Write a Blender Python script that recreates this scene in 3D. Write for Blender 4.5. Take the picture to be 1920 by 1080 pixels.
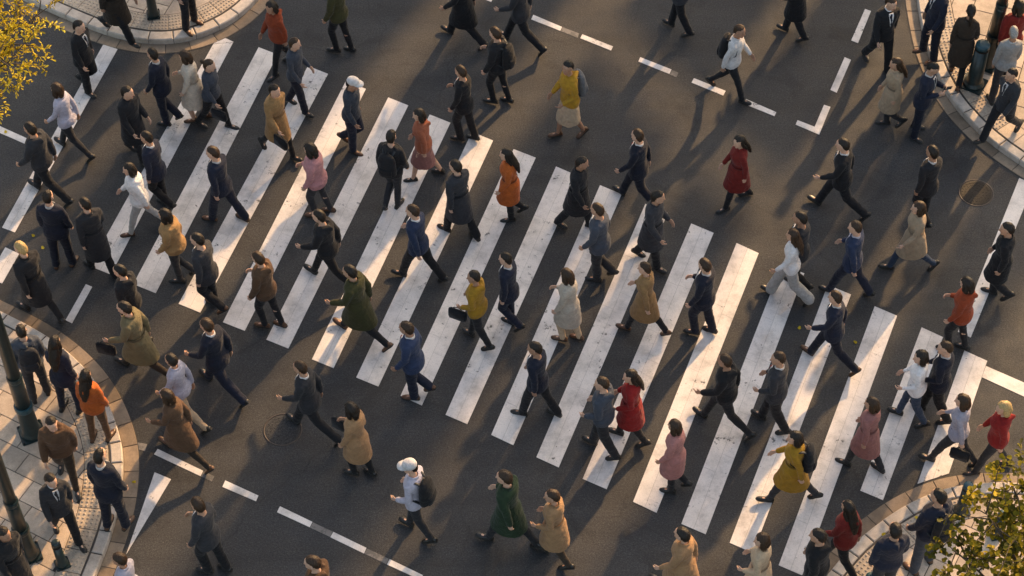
import bpy, bmesh, math, random
from math import radians as R, sin, cos, pi
from mathutils import Vector as V, Matrix, noise
random.seed(7)
scene = bpy.context.scene
for o in list(bpy.data.objects): bpy.data.objects.remove(o)

# ------------------------------------------------------------------ camera, sky, sun, exposure
FPX, PITCH, SCL = 4100.0, R(53), 124.0
DIST = FPX / SCL
CAM = V((0, -DIST * cos(PITCH), DIST * sin(PITCH)))
cd = bpy.data.cameras.new('camera'); co = bpy.data.objects.new('camera', cd)
scene.collection.objects.link(co); scene.camera = co
cd.sensor_width = 36; cd.lens = 36 * FPX / 1920; cd.clip_end = 2000; cd.clip_start = 0.1
co.location = CAM; co.rotation_euler = (pi / 2 - PITCH, 0, 0)

SUN_EL = R(24); SUN_DIR = V((0.515, 0.857, 0)).normalized()      # horizontal direction towards the sun
w = bpy.data.worlds.new('World'); scene.world = w; w.use_nodes = True
nt = w.node_tree; bg = nt.nodes['Background']; sky = nt.nodes.new('ShaderNodeTexSky')
sky.sky_type = 'NISHITA'; sky.sun_disc = False; sky.sun_elevation = SUN_EL
sky.sun_rotation = math.atan2(SUN_DIR.x, SUN_DIR.y); sky.dust_density = 3.0; sky.ozone_density = 0.6; sky.air_density = 1.0
nt.links.new(sky.outputs[0], bg.inputs[0]); bg.inputs[1].default_value = 0.15
sl = bpy.data.lights.new('sun', 'SUN'); so = bpy.data.objects.new('sun', sl); scene.collection.objects.link(so)
sl.energy = 2.75; sl.angle = R(1.6); sl.color = (1.0, 0.67, 0.37)
sd = V((SUN_DIR.x * cos(SUN_EL), SUN_DIR.y * cos(SUN_EL), sin(SUN_EL)))
so.rotation_euler = (-sd).to_track_quat('-Z', 'Y').to_euler(); so.location = sd * 80
vs = scene.view_settings; vs.view_transform = 'Standard'; vs.look = 'None'; vs.gamma = 1; vs.use_curve_mapping = False
vs.exposure = 1.3
vs.use_white_balance = True; vs.white_balance_temperature = 7900; vs.white_balance_tint = 10

# ------------------------------------------------------------------ helpers
COL = scene.collection
FW = V((0, cos(PITCH), -sin(PITCH))); UP = V((0, sin(PITCH), cos(PITCH)))
def G(x, y, z=0.0):
    """ground point (at height z) that the photograph shows at pixel x, y"""
    d = FW * FPX + V((x - 960, 0, 0)) - UP * (y - 540)
    t = (z - CAM.z) / d.z
    return CAM + d * t
def tag(o, label=None, cat=None, group=None, kind=None):
    if label: o['label'] = label
    if cat: o['category'] = cat
    if group: o['group'] = group
    if kind: o['kind'] = kind
    return o
def mesh_obj(name, me, mat=None, parent=None, loc=None, rz=None):
    o = bpy.data.objects.new(name, me); COL.objects.link(o)
    if mat is not None:
        if len(me.materials) == 0: me.materials.append(mat)
        o.material_slots[0].link = 'OBJECT'; o.material_slots[0].material = mat
    if parent is not None: o.parent = parent
    if loc is not None: o.location = loc
    if rz is not None: o.rotation_euler = (0, 0, rz)
    return o
def empty(name, loc=(0, 0, 0), rz=0.0, sc=1.0):
    o = bpy.data.objects.new(name, None); COL.objects.link(o); o.location = loc
    o.rotation_euler = (0, 0, rz); o.scale = (sc, sc, sc) if not hasattr(sc, '__len__') else sc
    o.empty_display_size = 0.2
    return o
def from_bm(name, bm, smooth=False):
    me = bpy.data.meshes.new(name); bmesh.ops.recalc_face_normals(bm, faces=bm.faces[:])
    bm.to_mesh(me); bm.free()
    if smooth:
        for p in me.polygons: p.use_smooth = True
    return me
def prism(poly, z0, z1, bev=0.0, name='slab', tilt=None):
    """upright prism over a polygon (list of xy), with a chamfered upper edge; tilt = per-corner height offset"""
    poly = [V((p[0], p[1])) for p in poly]
    n = len(poly); c = sum(poly, V((0, 0))) / n
    a = sum(poly[i].x * poly[(i + 1) % n].y - poly[(i + 1) % n].x * poly[i].y for i in range(n))
    if a < 0: poly.reverse()
    bm = bmesh.new()
    tz = (lambda p: z1 + (tilt[0] * (p.x - c.x) + tilt[1] * (p.y - c.y) if tilt else 0))
    lo = [bm.verts.new((p.x, p.y, z0)) for p in poly]
    if bev > 0:
        mid = [bm.verts.new((p.x, p.y, tz(p) - bev)) for p in poly]
        ins = []
        for i in range(n):
            e0 = (poly[i] - poly[i - 1]).normalized(); e1 = (poly[(i + 1) % n] - poly[i]).normalized()
            nrm = V((-e0.y, e0.x)) + V((-e1.y, e1.x)); k = nrm.length
            q = poly[i] + (nrm / k) * bev * min(2.0, 2.0 / k) if k > 1e-5 else poly[i]
            ins.append(bm.verts.new((q.x, q.y, tz(q))))
        lay = [lo, mid, ins]
    else:
        lay = [lo, [bm.verts.new((p.x, p.y, tz(p))) for p in poly]]
    for A, B in zip(lay, lay[1:]):
        for i in range(n):
            j = (i + 1) % n; bm.faces.new((A[i], A[j], B[j], B[i]))
    bm.faces.new(lay[-1]); bm.faces.new(list(reversed(lo)))
    return bm
def lathe(bm, prof, seg=20, M=None, sq=False):
    """surface of revolution from (r, z) pairs"""
    rows = []
    for r, z in prof:
        row = []
        for i in range(seg):
            a = 2 * pi * i / seg
            p = V((r * cos(a), r * sin(a), z)); row.append(bm.verts.new(M @ p if M else p))
        rows.append(row)
    for A, B in zip(rows, rows[1:]):
        for i in range(seg):
            j = (i + 1) % seg; bm.faces.new((A[i], A[j], B[j], B[i]))
    bm.faces.new(rows[-1]); bm.faces.new(list(reversed(rows[0])))
    return bm
def box(bm, c, s, M=None):
    vs_ = []
    for dx in (-1, 1):
        for dy in (-1, 1):
            for dz in (-1, 1):
                p = V((c[0] + dx * s[0] / 2, c[1] + dy * s[1] / 2, c[2] + dz * s[2] / 2))
                vs_.append(bm.verts.new(M @ p if M else p))
    for f in ((0, 1, 3, 2), (4, 6, 7, 5), (0, 4, 5, 1), (2, 3, 7, 6), (0, 2, 6, 4), (1, 5, 7, 3)):
        bm.faces.new([vs_[i] for i in f])
    return bm
def clip_half(poly, p, n):
    """keep the part of a polygon where (q - p).n >= 0"""
    out = []
    for i in range(len(poly)):
        a, b = poly[i], poly[(i + 1) % len(poly)]
        da, db = (a - p).dot(n), (b - p).dot(n)
        if da >= 0: out.append(a)
        if (da >= 0) != (db >= 0): out.append(a + (b - a) * (da / (da - db)))
    return out

# ------------------------------------------------------------------ materials
def new_mat(name):
    m = bpy.data.materials.new(name); m.use_nodes = True
    t = m.node_tree; return m, t, t.nodes, t.nodes['Principled BSDF']
def ramp(N, pts):
    r = N.new('ShaderNodeValToRGB'); e = r.color_ramp.elements
    while len(e) > 1: e.remove(e[-1])
    e[0].position, e[0].color = pts[0][0], (*pts[0][1], 1) if hasattr(pts[0][1], '__len__') else (pts[0][1],) * 3 + (1,)
    for p, c in pts[1:]:
        q = e.new(p); q.color = (*c, 1) if hasattr(c, '__len__') else (c, c, c, 1)
    return r
def tex(N, T, kind, scale, coord, **kw):
    n = N.new(kind)
    n.inputs['Scale'].default_value = scale
    for k, v in kw.items(): n.inputs[k].default_value = v
    T.links.new(coord, n.inputs['Vector']); return n
def mixc(N, T, mode, fac, a, b):
    m = N.new('ShaderNodeMix'); m.data_type = 'RGBA'; m.blend_type = mode
    for s, v in ((0, fac), (6, a), (7, b)):
        if hasattr(v, 'links') or hasattr(v, 'is_linked'): T.links.new(v, m.inputs[s])
        elif s == 0: m.inputs[0].default_value = v
        else: m.inputs[s].default_value = (*v, 1)
    return m.outputs[2]
def bump(N, T, h, bs, st, d=0.01):
    b = N.new('ShaderNodeBump'); b.inputs['Strength'].default_value = st; b.inputs['Distance'].default_value = d
    T.links.new(h, b.inputs['Height']); T.links.new(b.outputs[0], bs.inputs['Normal']); return b

def streaks(N, T, g):
    """noise drawn out along the direction of traffic: faint wheel paths"""
    mp = N.new('ShaderNodeMapping'); mp.inputs['Rotation'].default_value = (0, 0, -R(70)); mp.inputs['Scale'].default_value = (0.16, 1.5, 1)
    T.links.new(g, mp.inputs['Vector'])
    return tex(N, T, 'ShaderNodeTexNoise', 1.3, mp.outputs[0], Detail=5.0, Roughness=0.6)
def make_asphalt():
    m, T, N, b = new_mat('asphalt')
    g = N.new('ShaderNodeNewGeometry').outputs['Position']
    n1 = tex(N, T, 'ShaderNodeTexNoise', 0.55, g, Detail=5.0, Roughness=0.6)
    n2 = tex(N, T, 'ShaderNodeTexNoise', 62.0, g, Detail=4.0, Roughness=0.8)
    v1 = tex(N, T, 'ShaderNodeTexVoronoi', 130.0, g)
    n3 = tex(N, T, 'ShaderNodeTexNoise', 3.2, g, Detail=6.0, Roughness=0.65)
    base = ramp(N, [(0.3, (0.038, 0.039, 0.043)), (0.7, (0.060, 0.059, 0.059))]); T.links.new(n1.outputs[0], base.inputs[0])
    agg = ramp(N, [(0.32, (0.35,) * 3), (0.55, (1.0,) * 3), (0.72, (2.2, 2.1, 1.95))]); T.links.new(n2.outputs[0], agg.inputs[0])
    c = mixc(N, T, 'MULTIPLY', 0.85, base.outputs[0], agg.outputs[0])
    n5 = tex(N, T, 'ShaderNodeTexNoise', 34.0, g, Detail=3.0, Roughness=0.85)
    a5 = ramp(N, [(0.34, (0.5,) * 3), (0.52, (1.0,) * 3), (0.70, (1.75, 1.7, 1.6))]); T.links.new(n5.outputs[0], a5.inputs[0])
    c = mixc(N, T, 'MULTIPLY', 0.75, c, a5.outputs[0])
    st = ramp(N, [(0.35, 0.72), (0.6, 1.0), (0.75, 1.12)]); T.links.new(n3.outputs[0], st.inputs[0])
    c = mixc(N, T, 'MULTIPLY', 0.8, c, st.outputs[0])
    n6 = tex(N, T, 'ShaderNodeTexNoise', 1.25, g, Detail=5.0, Roughness=0.62, Distortion=0.6)
    oil = ramp(N, [(0.56, 1.0), (0.63, 0.74), (0.72, 0.66)]); T.links.new(n6.outputs[0], oil.inputs[0])
    c = mixc(N, T, 'MULTIPLY', 0.8, c, oil.outputs[0])
    tr = ramp(N, [(0.34, 0.80), (0.5, 1.0), (0.66, 1.16)]); T.links.new(streaks(N, T, g).outputs[0], tr.inputs[0])
    c = mixc(N, T, 'MULTIPLY', 0.85, c, tr.outputs[0])
    # hairline cracks and tar seams with shapes of their own
    vc = N.new('ShaderNodeTexVoronoi'); vc.feature = 'DISTANCE_TO_EDGE'; vc.inputs['Scale'].default_value = 0.33
    dn = tex(N, T, 'ShaderNodeTexNoise', 1.7, g, Detail=6.0)
    ad = N.new('ShaderNodeMix'); ad.data_type = 'RGBA'; ad.blend_type = 'ADD'; ad.inputs[0].default_value = 0.55
    T.links.new(g, ad.inputs[6]); T.links.new(dn.outputs['Color'], ad.inputs[7]); T.links.new(ad.outputs[2], vc.inputs['Vector'])
    cr = ramp(N, [(0.0, 0.55), (0.006, 1.0)]); T.links.new(vc.outputs['Distance'], cr.inputs[0])
    c = mixc(N, T, 'MULTIPLY', 0.55, c, cr.outputs[0])
    T.links.new(c, b.inputs['Base Color'])
    rr = ramp(N, [(0.3, 0.62), (0.7, 0.86)]); T.links.new(n3.outputs[0], rr.inputs[0]); T.links.new(rr.outputs[0], b.inputs['Roughness'])
    b.inputs['Specular IOR Level'].default_value = 0.35
    bump(N, T, v1.outputs['Distance'], b, 0.55, 0.006)
    return m
def make_paint(name, col, wear, dark=0.55):
    m, T, N, b = new_mat(name)
    g = N.new('ShaderNodeNewGeometry').outputs['Position']
    n1 = tex(N, T, 'ShaderNodeTexNoise', 2.3, g, Detail=7.0, Roughness=0.68)
    n2 = tex(N, T, 'ShaderNodeTexNoise', 60.0, g, Detail=4.0, Roughness=0.7)
    n3 = tex(N, T, 'ShaderNodeTexNoise', 9.0, g, Detail=8.0, Roughness=0.75)
    d = ramp(N, [(0.30, dark), (0.46, 0.84), (0.56, 0.97), (0.7, 1.0)]); T.links.new(n1.outputs[0], d.inputs[0])
    c = mixc(N, T, 'MULTIPLY', 1.0, col, d.outputs[0])
    s = ramp(N, [(0.33, 0.72), (0.5, 1.0)]); T.links.new(n2.outputs[0], s.inputs[0])
    c = mixc(N, T, 'MULTIPLY', 0.7, c, s.outputs[0])
    wr = ramp(N, [(wear, 1.0), (wear + 0.05, 0.0)]); 
    mw = N.new('ShaderNodeMath'); mw.operation = 'MULTIPLY_ADD'; mw.inputs[1].default_value = 0.55; mw.inputs[2].default_value = -0.275
    T.links.new(streaks(N, T, g).outputs[0], mw.inputs[0])
    aw = N.new('ShaderNodeMath'); aw.operation = 'ADD'; T.links.new(n3.outputs[0], aw.inputs[0]); T.links.new(mw.outputs[0], aw.inputs[1])
    T.links.new(aw.outputs[0], wr.inputs[0])
    oi = N.new('ShaderNodeObjectInfo'); rv = ramp(N, [(0, (0.93, 0.92, 0.92)), (1, (1.0, 0.99, 0.97))]); T.links.new(oi.outputs['Random'], rv.inputs[0])
    c = mixc(N, T, 'MULTIPLY', 1.0, c, rv.outputs[0])
    c = mixc(N, T, 'MIX', wr.outputs[0], c, (0.10, 0.095, 0.09))
    T.links.new(c, b.inputs['Base Color']); b.inputs['Roughness'].default_value = 0.62
    bump(N, T, n2.outputs[0], b, 0.25, 0.004)
    return m
def make_stone(name, c0, c1, sc=14.0, rough=0.75, spread=0.75):
    m, T, N, b = new_mat(name)
    g = N.new('ShaderNodeNewGeometry').outputs['Position']
    n1 = tex(N, T, 'ShaderNodeTexNoise', sc, g, Detail=6.0, Roughness=0.65)
    n2 = tex(N, T, 'ShaderNodeTexNoise', 140.0, g, Detail=2.0)
    n4 = tex(N, T, 'ShaderNodeTexNoise', 1.8, g, Detail=6.0, Roughness=0.7)
    oi = N.new('ShaderNodeObjectInfo')
    rv = ramp(N, [(0, c0), (1, c1)]); T.links.new(oi.outputs['Random'], rv.inputs[0])
    d = ramp(N, [(0.3, spread), (0.7, 1.08)]); T.links.new(n1.outputs[0], d.inputs[0])
    c = mixc(N, T, 'MULTIPLY', 1.0, rv.outputs[0], d.outputs[0])
    s = ramp(N, [(0.36, 0.68), (0.5, 1.0), (0.66, 1.12)]); T.links.new(n2.outputs[0], s.inputs[0])
    c = mixc(N, T, 'MULTIPLY', 0.7, c, s.outputs[0])
    q = ramp(N, [(0.36, 0.7), (0.55, 1.0)]); T.links.new(n4.outputs[0], q.inputs[0])
    c = mixc(N, T, 'MULTIPLY', 0.7, c, q.outputs[0])
    T.links.new(c, b.inputs['Base Color']); b.inputs['Roughness'].default_value = rough
    bump(N, T, n2.outputs[0], b, 0.25, 0.004)
    return m
def make_plain(name, col, rough=0.6, metal=0.0, var=0.2, sc=25.0, bmp=0.1):
    m, T, N, b = new_mat(name)
    g = N.new('ShaderNodeTexCoord').outputs['Object']
    n = tex(N, T, 'ShaderNodeTexNoise', sc, g, Detail=4.0)
    d = ramp(N, [(0.3, 1 - var), (0.7, 1 + var)]); T.links.new(n.outputs[0], d.inputs[0])
    c = mixc(N, T, 'MULTIPLY', 1.0, col, d.outputs[0]); T.links.new(c, b.inputs['Base Color'])
    b.inputs['Roughness'].default_value = rough; b.inputs['Metallic'].default_value = metal
    if bmp: bump(N, T, n.outputs[0], b, bmp, 0.004)
    return m
_cl = {}
def cloth(col):
    """woven fabric of one colour: weave, soft wrinkles, sheen"""
    k = tuple(col)
    if k in _cl: return _cl[k]
    m, T, N, b = new_mat('fabric')
    g = N.new('ShaderNodeTexCoord').outputs['Object']
    n = tex(N, T, 'ShaderNodeTexNoise', 11.0, g, Detail=5.0, Roughness=0.6, Distortion=1.2)
    f = tex(N, T, 'ShaderNodeTexNoise', 260.0, g, Detail=2.0)
    d = ramp(N, [(0.3, 0.78), (0.7, 1.15)]); T.links.new(n.outputs[0], d.inputs[0])
    c = mixc(N, T, 'MULTIPLY', 1.0, col, d.outputs[0])
    e = ramp(N, [(0.3, 0.75), (0.7, 1.2)]); T.links.new(f.outputs[0], e.inputs[0])
    c = mixc(N, T, 'MULTIPLY', 0.6, c, e.outputs[0])
    oi = N.new('ShaderNodeObjectInfo'); rv = ramp(N, [(0, 0.72), (1, 1.22)]); T.links.new(oi.outputs['Random'], rv.inputs[0])
    c = mixc(N, T, 'MULTIPLY', 1.0, c, rv.outputs[0])
    T.links.new(c, b.inputs['Base Color']); b.inputs['Roughness'].default_value = 0.82
    b.inputs['Sheen Weight'].default_value = 0.1; b.inputs['Sheen Roughness'].default_value = 0.4
    b.inputs['Specular IOR Level'].default_value = 0.25
    bump(N, T, n.outputs[0], b, 0.5, 0.03)
    _cl[k] = m; return m
_sk = {}
def skin(i):
    if i in _sk: return _sk[i]
    col = [(0.56, 0.33, 0.23), (0.47, 0.26, 0.17), (0.36, 0.19, 0.12)][i]
    m, T, N, b = new_mat('skin')
    g = N.new('ShaderNodeTexCoord').outputs['Object']
    at = N.new('ShaderNodeAttribute'); at.attribute_name = 'lip'
    n = tex(N, T, 'ShaderNodeTexNoise', 40.0, g, Detail=3.0)
    d = ramp(N, [(0.3, 0.88), (0.7, 1.08)]); T.links.new(n.outputs[0], d.inputs[0])
    c = mixc(N, T, 'MULTIPLY', 1.0, col, d.outputs[0])
    c = mixc(N, T, 'MIX', at.outputs['Fac'], c, (0.32, 0.10, 0.085))
    T.links.new(c, b.inputs['Base Color']); b.inputs['Roughness'].default_value = 0.5
    b.inputs['Subsurface Weight'].default_value = 0.08; b.inputs['Subsurface Radius'].default_value = (0.01, 0.004, 0.002)
    _sk[i] = m; return m
_hr = {}
def hairmat(col):
    k = tuple(col)
    if k in _hr: return _hr[k]
    m, T, N, b = new_mat('hair')
    tc = N.new('ShaderNodeTexCoord').outputs['Object']
    mp = N.new('ShaderNodeMapping'); mp.inputs['Scale'].default_value = (1, 1, 0.12); T.links.new(tc, mp.inputs['Vector'])
    n = tex(N, T, 'ShaderNodeTexNoise', 190.0, mp.outputs[0], Detail=3.0)
    d = ramp(N, [(0.3, 0.5), (0.7, 1.5)]); T.links.new(n.outputs[0], d.inputs[0])
    c = mixc(N, T, 'MULTIPLY', 1.0, col, d.outputs[0]); T.links.new(c, b.inputs['Base Color'])
    b.inputs['Roughness'].default_value = 0.5; b.inputs['Specular IOR Level'].default_value = 0.3
    bump(N, T, n.outputs[0], b, 0.6, 0.006)
    _hr[k] = m; return m
def make_leaf(name, c0, c1, c2):
    m, T, N, b = new_mat(name)
    oi = N.new('ShaderNodeAttribute'); oi.attribute_name = 'tone'
    r = ramp(N, [(0.0, c0), (0.5, c1), (1.0, c2)]); T.links.new(oi.outputs['Fac'], r.inputs[0])
    T.links.new(r.outputs[0], b.inputs['Base Color']); b.inputs['Roughness'].default_value = 0.62; b.inputs['Specular IOR Level'].default_value = 0.2
    out = N['Material Output']; tr = N.new('ShaderNodeBsdfTranslucent'); mx = N.new('ShaderNodeMixShader')
    mx.inputs[0].default_value = 0.35; T.links.new(r.outputs[0], tr.inputs[0])
    T.links.new(b.outputs[0], mx.inputs[1]); T.links.new(tr.outputs[0], mx.inputs[2]); T.links.new(mx.outputs[0], out.inputs[0])
    return m

ASPH = make_asphalt()
PAINT = make_paint('road_paint', (0.79, 0.735, 0.70), 0.325)
PAINTB = make_paint('road_paint_joint', (0.46, 0.43, 0.41), 0.36)
GHOST = make_paint('worn_road_paint', (0.20, 0.185, 0.175), 0.47)
KERB = make_stone('kerb_granite', (0.52, 0.44, 0.37), (0.62, 0.53, 0.45), 10)
GUTTER = make_stone('gutter_stone', (0.20, 0.145, 0.10), (0.36, 0.265, 0.185), 8)
PAVE = make_stone('paving_stone', (0.44, 0.345, 0.265), (0.64, 0.50, 0.385), 7)
TACT = make_stone('tactile_stone', (0.47, 0.37, 0.28), (0.55, 0.44, 0.335), 12)
MORTAR = make_plain('dark_joint', (0.06, 0.052, 0.046), 0.9)
IRON = make_plain('cast_iron', (0.020, 0.018, 0.017), 0.55, 0.6, 0.35, 60)
IRONR = make_plain('iron_rim', (0.060, 0.048, 0.042), 0.6, 0.2, 0.3, 60)
POST = make_plain('green_post_paint', (0.012, 0.026, 0.027), 0.33, 0.0, 0.25, 18, 0.05)
TEAL = make_plain('teal_enamel', (0.016, 0.062, 0.078), 0.35, 0.0, 0.2, 18, 0.05)
BARK = make_plain('bark', (0.07, 0.05, 0.033), 0.9, 0, 0.4, 30, 0.8)
WALLM = make_stone('facade_stone', (0.34, 0.29, 0.24), (0.42, 0.36, 0.30), 0.6)
GLASS = make_plain('window_glass', (0.04, 0.05, 0.06), 0.08, 0.0, 0.1, 2, 0)
LEAFY = make_leaf('yellow_leaf', (0.24, 0.165, 0.014), (0.58, 0.42, 0.026), (0.80, 0.64, 0.09))
LEAFO = make_leaf('olive_leaf', (0.055, 0.055, 0.008), (0.18, 0.15, 0.011), (0.46, 0.32, 0.022))

# ------------------------------------------------------------------ road and markings
bm = bmesh.new(); S = 350
q = [bm.verts.new(p) for p in ((-S, -S, 0), (S, -S, 0), (S, S, 0), (-S, S, 0))]; bm.faces.new(q)
ROAD = mesh_obj('road', from_bm('road', bm), ASPH); tag(ROAD, kind='structure')

def sheet(name, px, z0=0.001, z1=0.005, mat=PAINT, parent=ROAD, world=False):
    pts = px if world else [G(x, y).xy for x, y in px]
    return mesh_obj(name, from_bm(name, prism(pts, z0, z1)), mat, parent)
# crosswalk stripes: corner pixels tl, tr, br, bl
STR = [
 ((10,464),(36,476),(4,532),(-22,520)),
 ((193.5,84),(220.5,92.5),(28,436),(4,427)),
 None,
 ((485,89),(520.7,102.5),(292,550),(250,533)),
 ((577.5,124),(615,139),(375.5,586.5),(335,570)),
 ((648.7,152),(686,167),(459,620.5),(418,604.5)),
 ((728,183),(765.5,198),(540.7,653.7),(499.5,637)),
 ((805.7,215),(844.5,230.5),(625.5,690.5),(585,674)),
 ((885,247.5),(924.5,264),(709.5,725),(668,708)),
 ((963,280),(1004.5,296),(791,760.5),(751,742.5)),
 ((1042.5,312.5),(1085.7,331),(876,795.5),(835.5,778)),
 ((1125,347.5),(1165.5,364.5),(962.5,835),(921,815.5)),
 ((1210,382.5),(1252,399.5),(1047.5,876.7),(1005.7,857.5)),
 ((1296,419.5),(1338,437),(1137.5,917.5),(1092.5,898)),
 ((1381,456),(1422.5,475),(1231,961.7),(1187,941)),
 ((1466,495),(1508,513),(1323,1002),(1277.5,982.5)),
 ((1552,534.5),(1595.5,552.5),(1412,1037),(1368,1018)),
 ((1640,574.5),(1682,592.5),(1504,1079),(1460,1060)),
 ((1728,614),(1768,632.5),(1655.5,938),(1613,920)),
 ((1808,657.5),(1851,677),(1779,888),(1720,907.5)),
]
def stripe(c, extra=None):
    P = [G(x, y).xy for x, y in c]                       # tl tr br bl
    base = mesh_obj('crosswalk_stripe', from_bm('crosswalk_stripe', prism(extra or P, 0.001, 0.004)), PAINTB, ROAD)
    tl, tr, br, bl = P
    L = ((tl + tr) / 2 - (bl + br) / 2).length
    g = 0.0035
    for side in (0, 1):
        t = 0.0
        while t < 1.0:
            st = random.uniform(0.75, 1.5) / L
            t1 = t + st
            if t1 > 1 - 0.35 / L: t1 = 1.0
            u0, u1 = (0.0, 0.5) if side == 0 else (0.5, 1.0)
            def pt(u, s): return (tl * (1 - u) + tr * u) * (1 - s) + (bl * (1 - u) + br * u) * s
            gu = g / (tr - tl).length * 0.8; gs = g / L * 0.6
            ua = u0 + (gu if side == 1 else 0.0); ub = u1 - (gu if side == 0 else 0.0)
            sa = t + (gs if t > 0 else 0); sb = t1 - (gs if t1 < 1 else 0)
            quad = [pt(ua, sa), pt(ub, sa), pt(ub, sb), pt(ua, sb)]
            mesh_obj('paint_panel', from_bm('paint_panel', prism(quad, 0.003, 0.0062)), PAINT, base)
            t = t1
for c in STR:
    if c: stripe(c)
# the second stripe ends under the kerb in a point
stripe(((400,83),(437,80),(208,515),(168,499)))
sheet('paint_tip', ((400,82.2),(418,69.5),(438.5,79.2)), 0.001, 0.0062)
for nm, c in (
 ('stop_line', ((-130,178),(-125,195),(77,283),(84.5,275))),
 ('stop_line', ((1848.5,686.5),(1990,748),(1986,774),(1841,707.5))),
 ('lane_line', ((1911,334),(1938,346),(1820,633),(1796,622))),
 ('short_lane_line', ((161,533),(173,538),(135,606.5),(123,600.5))),
 ('lane_dash', ((1661,-75),(1672,-71),(1648,-11),(1635,-16))),
 ('lane_dash', ((1622,17),(1633,21),(1608.7,81),(1596,76))),
 ('lane_dash', ((1583.7,107.5),(1595.5,112.5),(1568.7,174),(1557,168.7))),
 ('lane_dash', ((866,-29),(925,-5),(921,4),(862,-20))),
 ('lane_dash', ((1000,28),(1053.7,50.7),(1050.5,58),(996,36.5))),
 ('lane_dash', ((1091.7,64.5),(1149.5,87.5),(1145.5,95),(1088,72))),
 ('lane_dash', ((1200.5,107.5),(1259,130.5),(1255,139),(1197,115.5))),
 ('lane_dash', ((1301,146.7),(1360.5,170.7),(1356,179.5),(1296.7,155))),
 ('lane_dash', ((1399,186),(1455.5,210.7),(1452,218),(1394,194.5))),
 ('lane_dash', ((295.7,842),(381,883),(376,893),(289,852))),
 ('lane_dash', ((422.5,901),(484.5,929.5),(480,940),(417,913))),
 ('lane_dash', ((525,949.5),(585.7,978.7),(580.7,988.7),(519.5,960.5))),
 ('lane_dash', ((625,997.5),(687,1027.5),(682.5,1038),(619.5,1007.5))),
 ('lane_dash', ((730.7,1048.7),(793,1078.7),(788.7,1087.5),(725.5,1058.7))),
 ('lane_dash', ((833,1098),(896,1128),(891,1138),(828,1108))),
 ('give_way_triangle', ((290,885.7),(320.7,898.7),(236.7,1039.5)))):
    sheet(nm, c)
for c in (((1545,196.7),(1557,200.7),(1536,252.5),(1527.5,238)), ((1527.5,238),(1536,252.5),(1491.7,233.7),(1495.5,225.7))):
    pass
sheet('corner_marking', ((1545,196.7),(1557,200.7),(1536,252.5),(1491.7,233.7),(1495.5,225.7),(1527.5,238)))
for c in (((1054.5,51),(1086,63),(1083,71.5),(1051,58.7)), ((586.5,979.5),(624,997),(619,1007),(581.5,989.5)),
          ((688,1028.5),(729,1048),(724.5,1058),(683.5,1038.5)), ((256,829),(276,833),(272,846),(252,841)),
          ((382,884),(402,893),(397,903),(377,893.5)), ((1260,131.5),(1272,136.5),(1268,145),(1256,140))):
    sheet('worn_dash', c, 0.001, 0.0035, GHOST)

# ------------------------------------------------------------------ corner sidewalks
ZS = 0.12
def smooth_line(pts, step=0.02):
    """Catmull-Rom through points, resampled evenly"""
    P = [V(p) for p in pts]; P = [P[0] * 2 - P[1]] + P + [P[-1] * 2 - P[-2]]
    out = []
    for i in range(1, len(P) - 2):
        for k in range(16):
            t = k / 16
            a, b, c, d = P[i - 1], P[i], P[i + 1], P[i + 2]
            out.append(0.5 * ((2 * b) + (c - a) * t + (2 * a - 5 * b + 4 * c - d) * t * t + (3 * b - 3 * c + d - a) * t ** 3))
    out.append(P[-2])
    for _ in range(60):                                   # relax hand-measured wiggles
        out = [out[0]] + [(out[i - 1] + out[i] * 2 + out[i + 1]) / 4 for i in range(1, len(out) - 1)] + [out[-1]]
    res = [out[0]]; acc = 0
    for a, b in zip(out, out[1:]):
        L = (b - a).length
        while acc + L >= step:
            t = (step - acc) / L; a = a + (b - a) * t; L = (b - a).length; res.append(a.copy()); acc = 0
        acc += L
    return res
def offset(line, d, side):
    o = []
    for i, p in enumerate(line):
        t = (line[min(i + 3, len(line) - 1)] - line[max(i - 3, 0)]).normalized()
        o.append(p + V((-t.y, t.x)) * d * side)
    return o
CORN = {
 'TL': dict(px=[(-160,-95),(-60,-52),(20,-17),(85,12),(125,29),(160,44),(215,63),(275,74),(325,73),(375,63),(425,41),(462,14),(495,-22),(520,-75),(535,-140)],
            far=[(-5.2, 11.7), (-12.0, 11.7), (-12.0, 8.4)], gut=0.205, kw=0.19),
 'TR': dict(px=[(1712,-200),(1713,-120),(1716,-50),(1721,0),(1731,55),(1740,90),(1752,122),(1772,163),(1795,197),(1825,230),(1860,262),(1920,305),(2000,350),(2120,405)],
            far=[(13.2, 0.5), (13.2, 11.0), (8.8, 11.0)], gut=0.185, kw=0.175),
 'BL': dict(px=[(-260,480),(-150,516),(-70,550),(0,582),(50,607),(100,637),(140,670),(170,702),(195,740),(212,777),(223,810),(229,840),(230,872),(228,905),(222,943),(212,982),(199,1022),(186,1055),(172,1090),(130,1200),(90,1300)],
            far=[(-12.5, -7.8), (-12.5, 1.2)], gut=0.215, kw=0.17),
 'BR': dict(px=[(1420,1320),(1468,1210),(1505,1140),(1550,1079),(1580,1042),(1610,1010),(1645,982),(1680,957),(1720,935),(1765,917),(1807,908),(1865,903),(1920,905),(2000,916),(2120,940),(2240,968)],
            far=[(12.3, -7.9)], gut=0.22, kw=0.18),
}
AX = V((cos(R(70)), sin(R(70)))); BX = V((cos(R(151.5)), sin(R(151.5))))   # the two street directions
def tile_joint(n): pass
SIDE = {}
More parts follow.
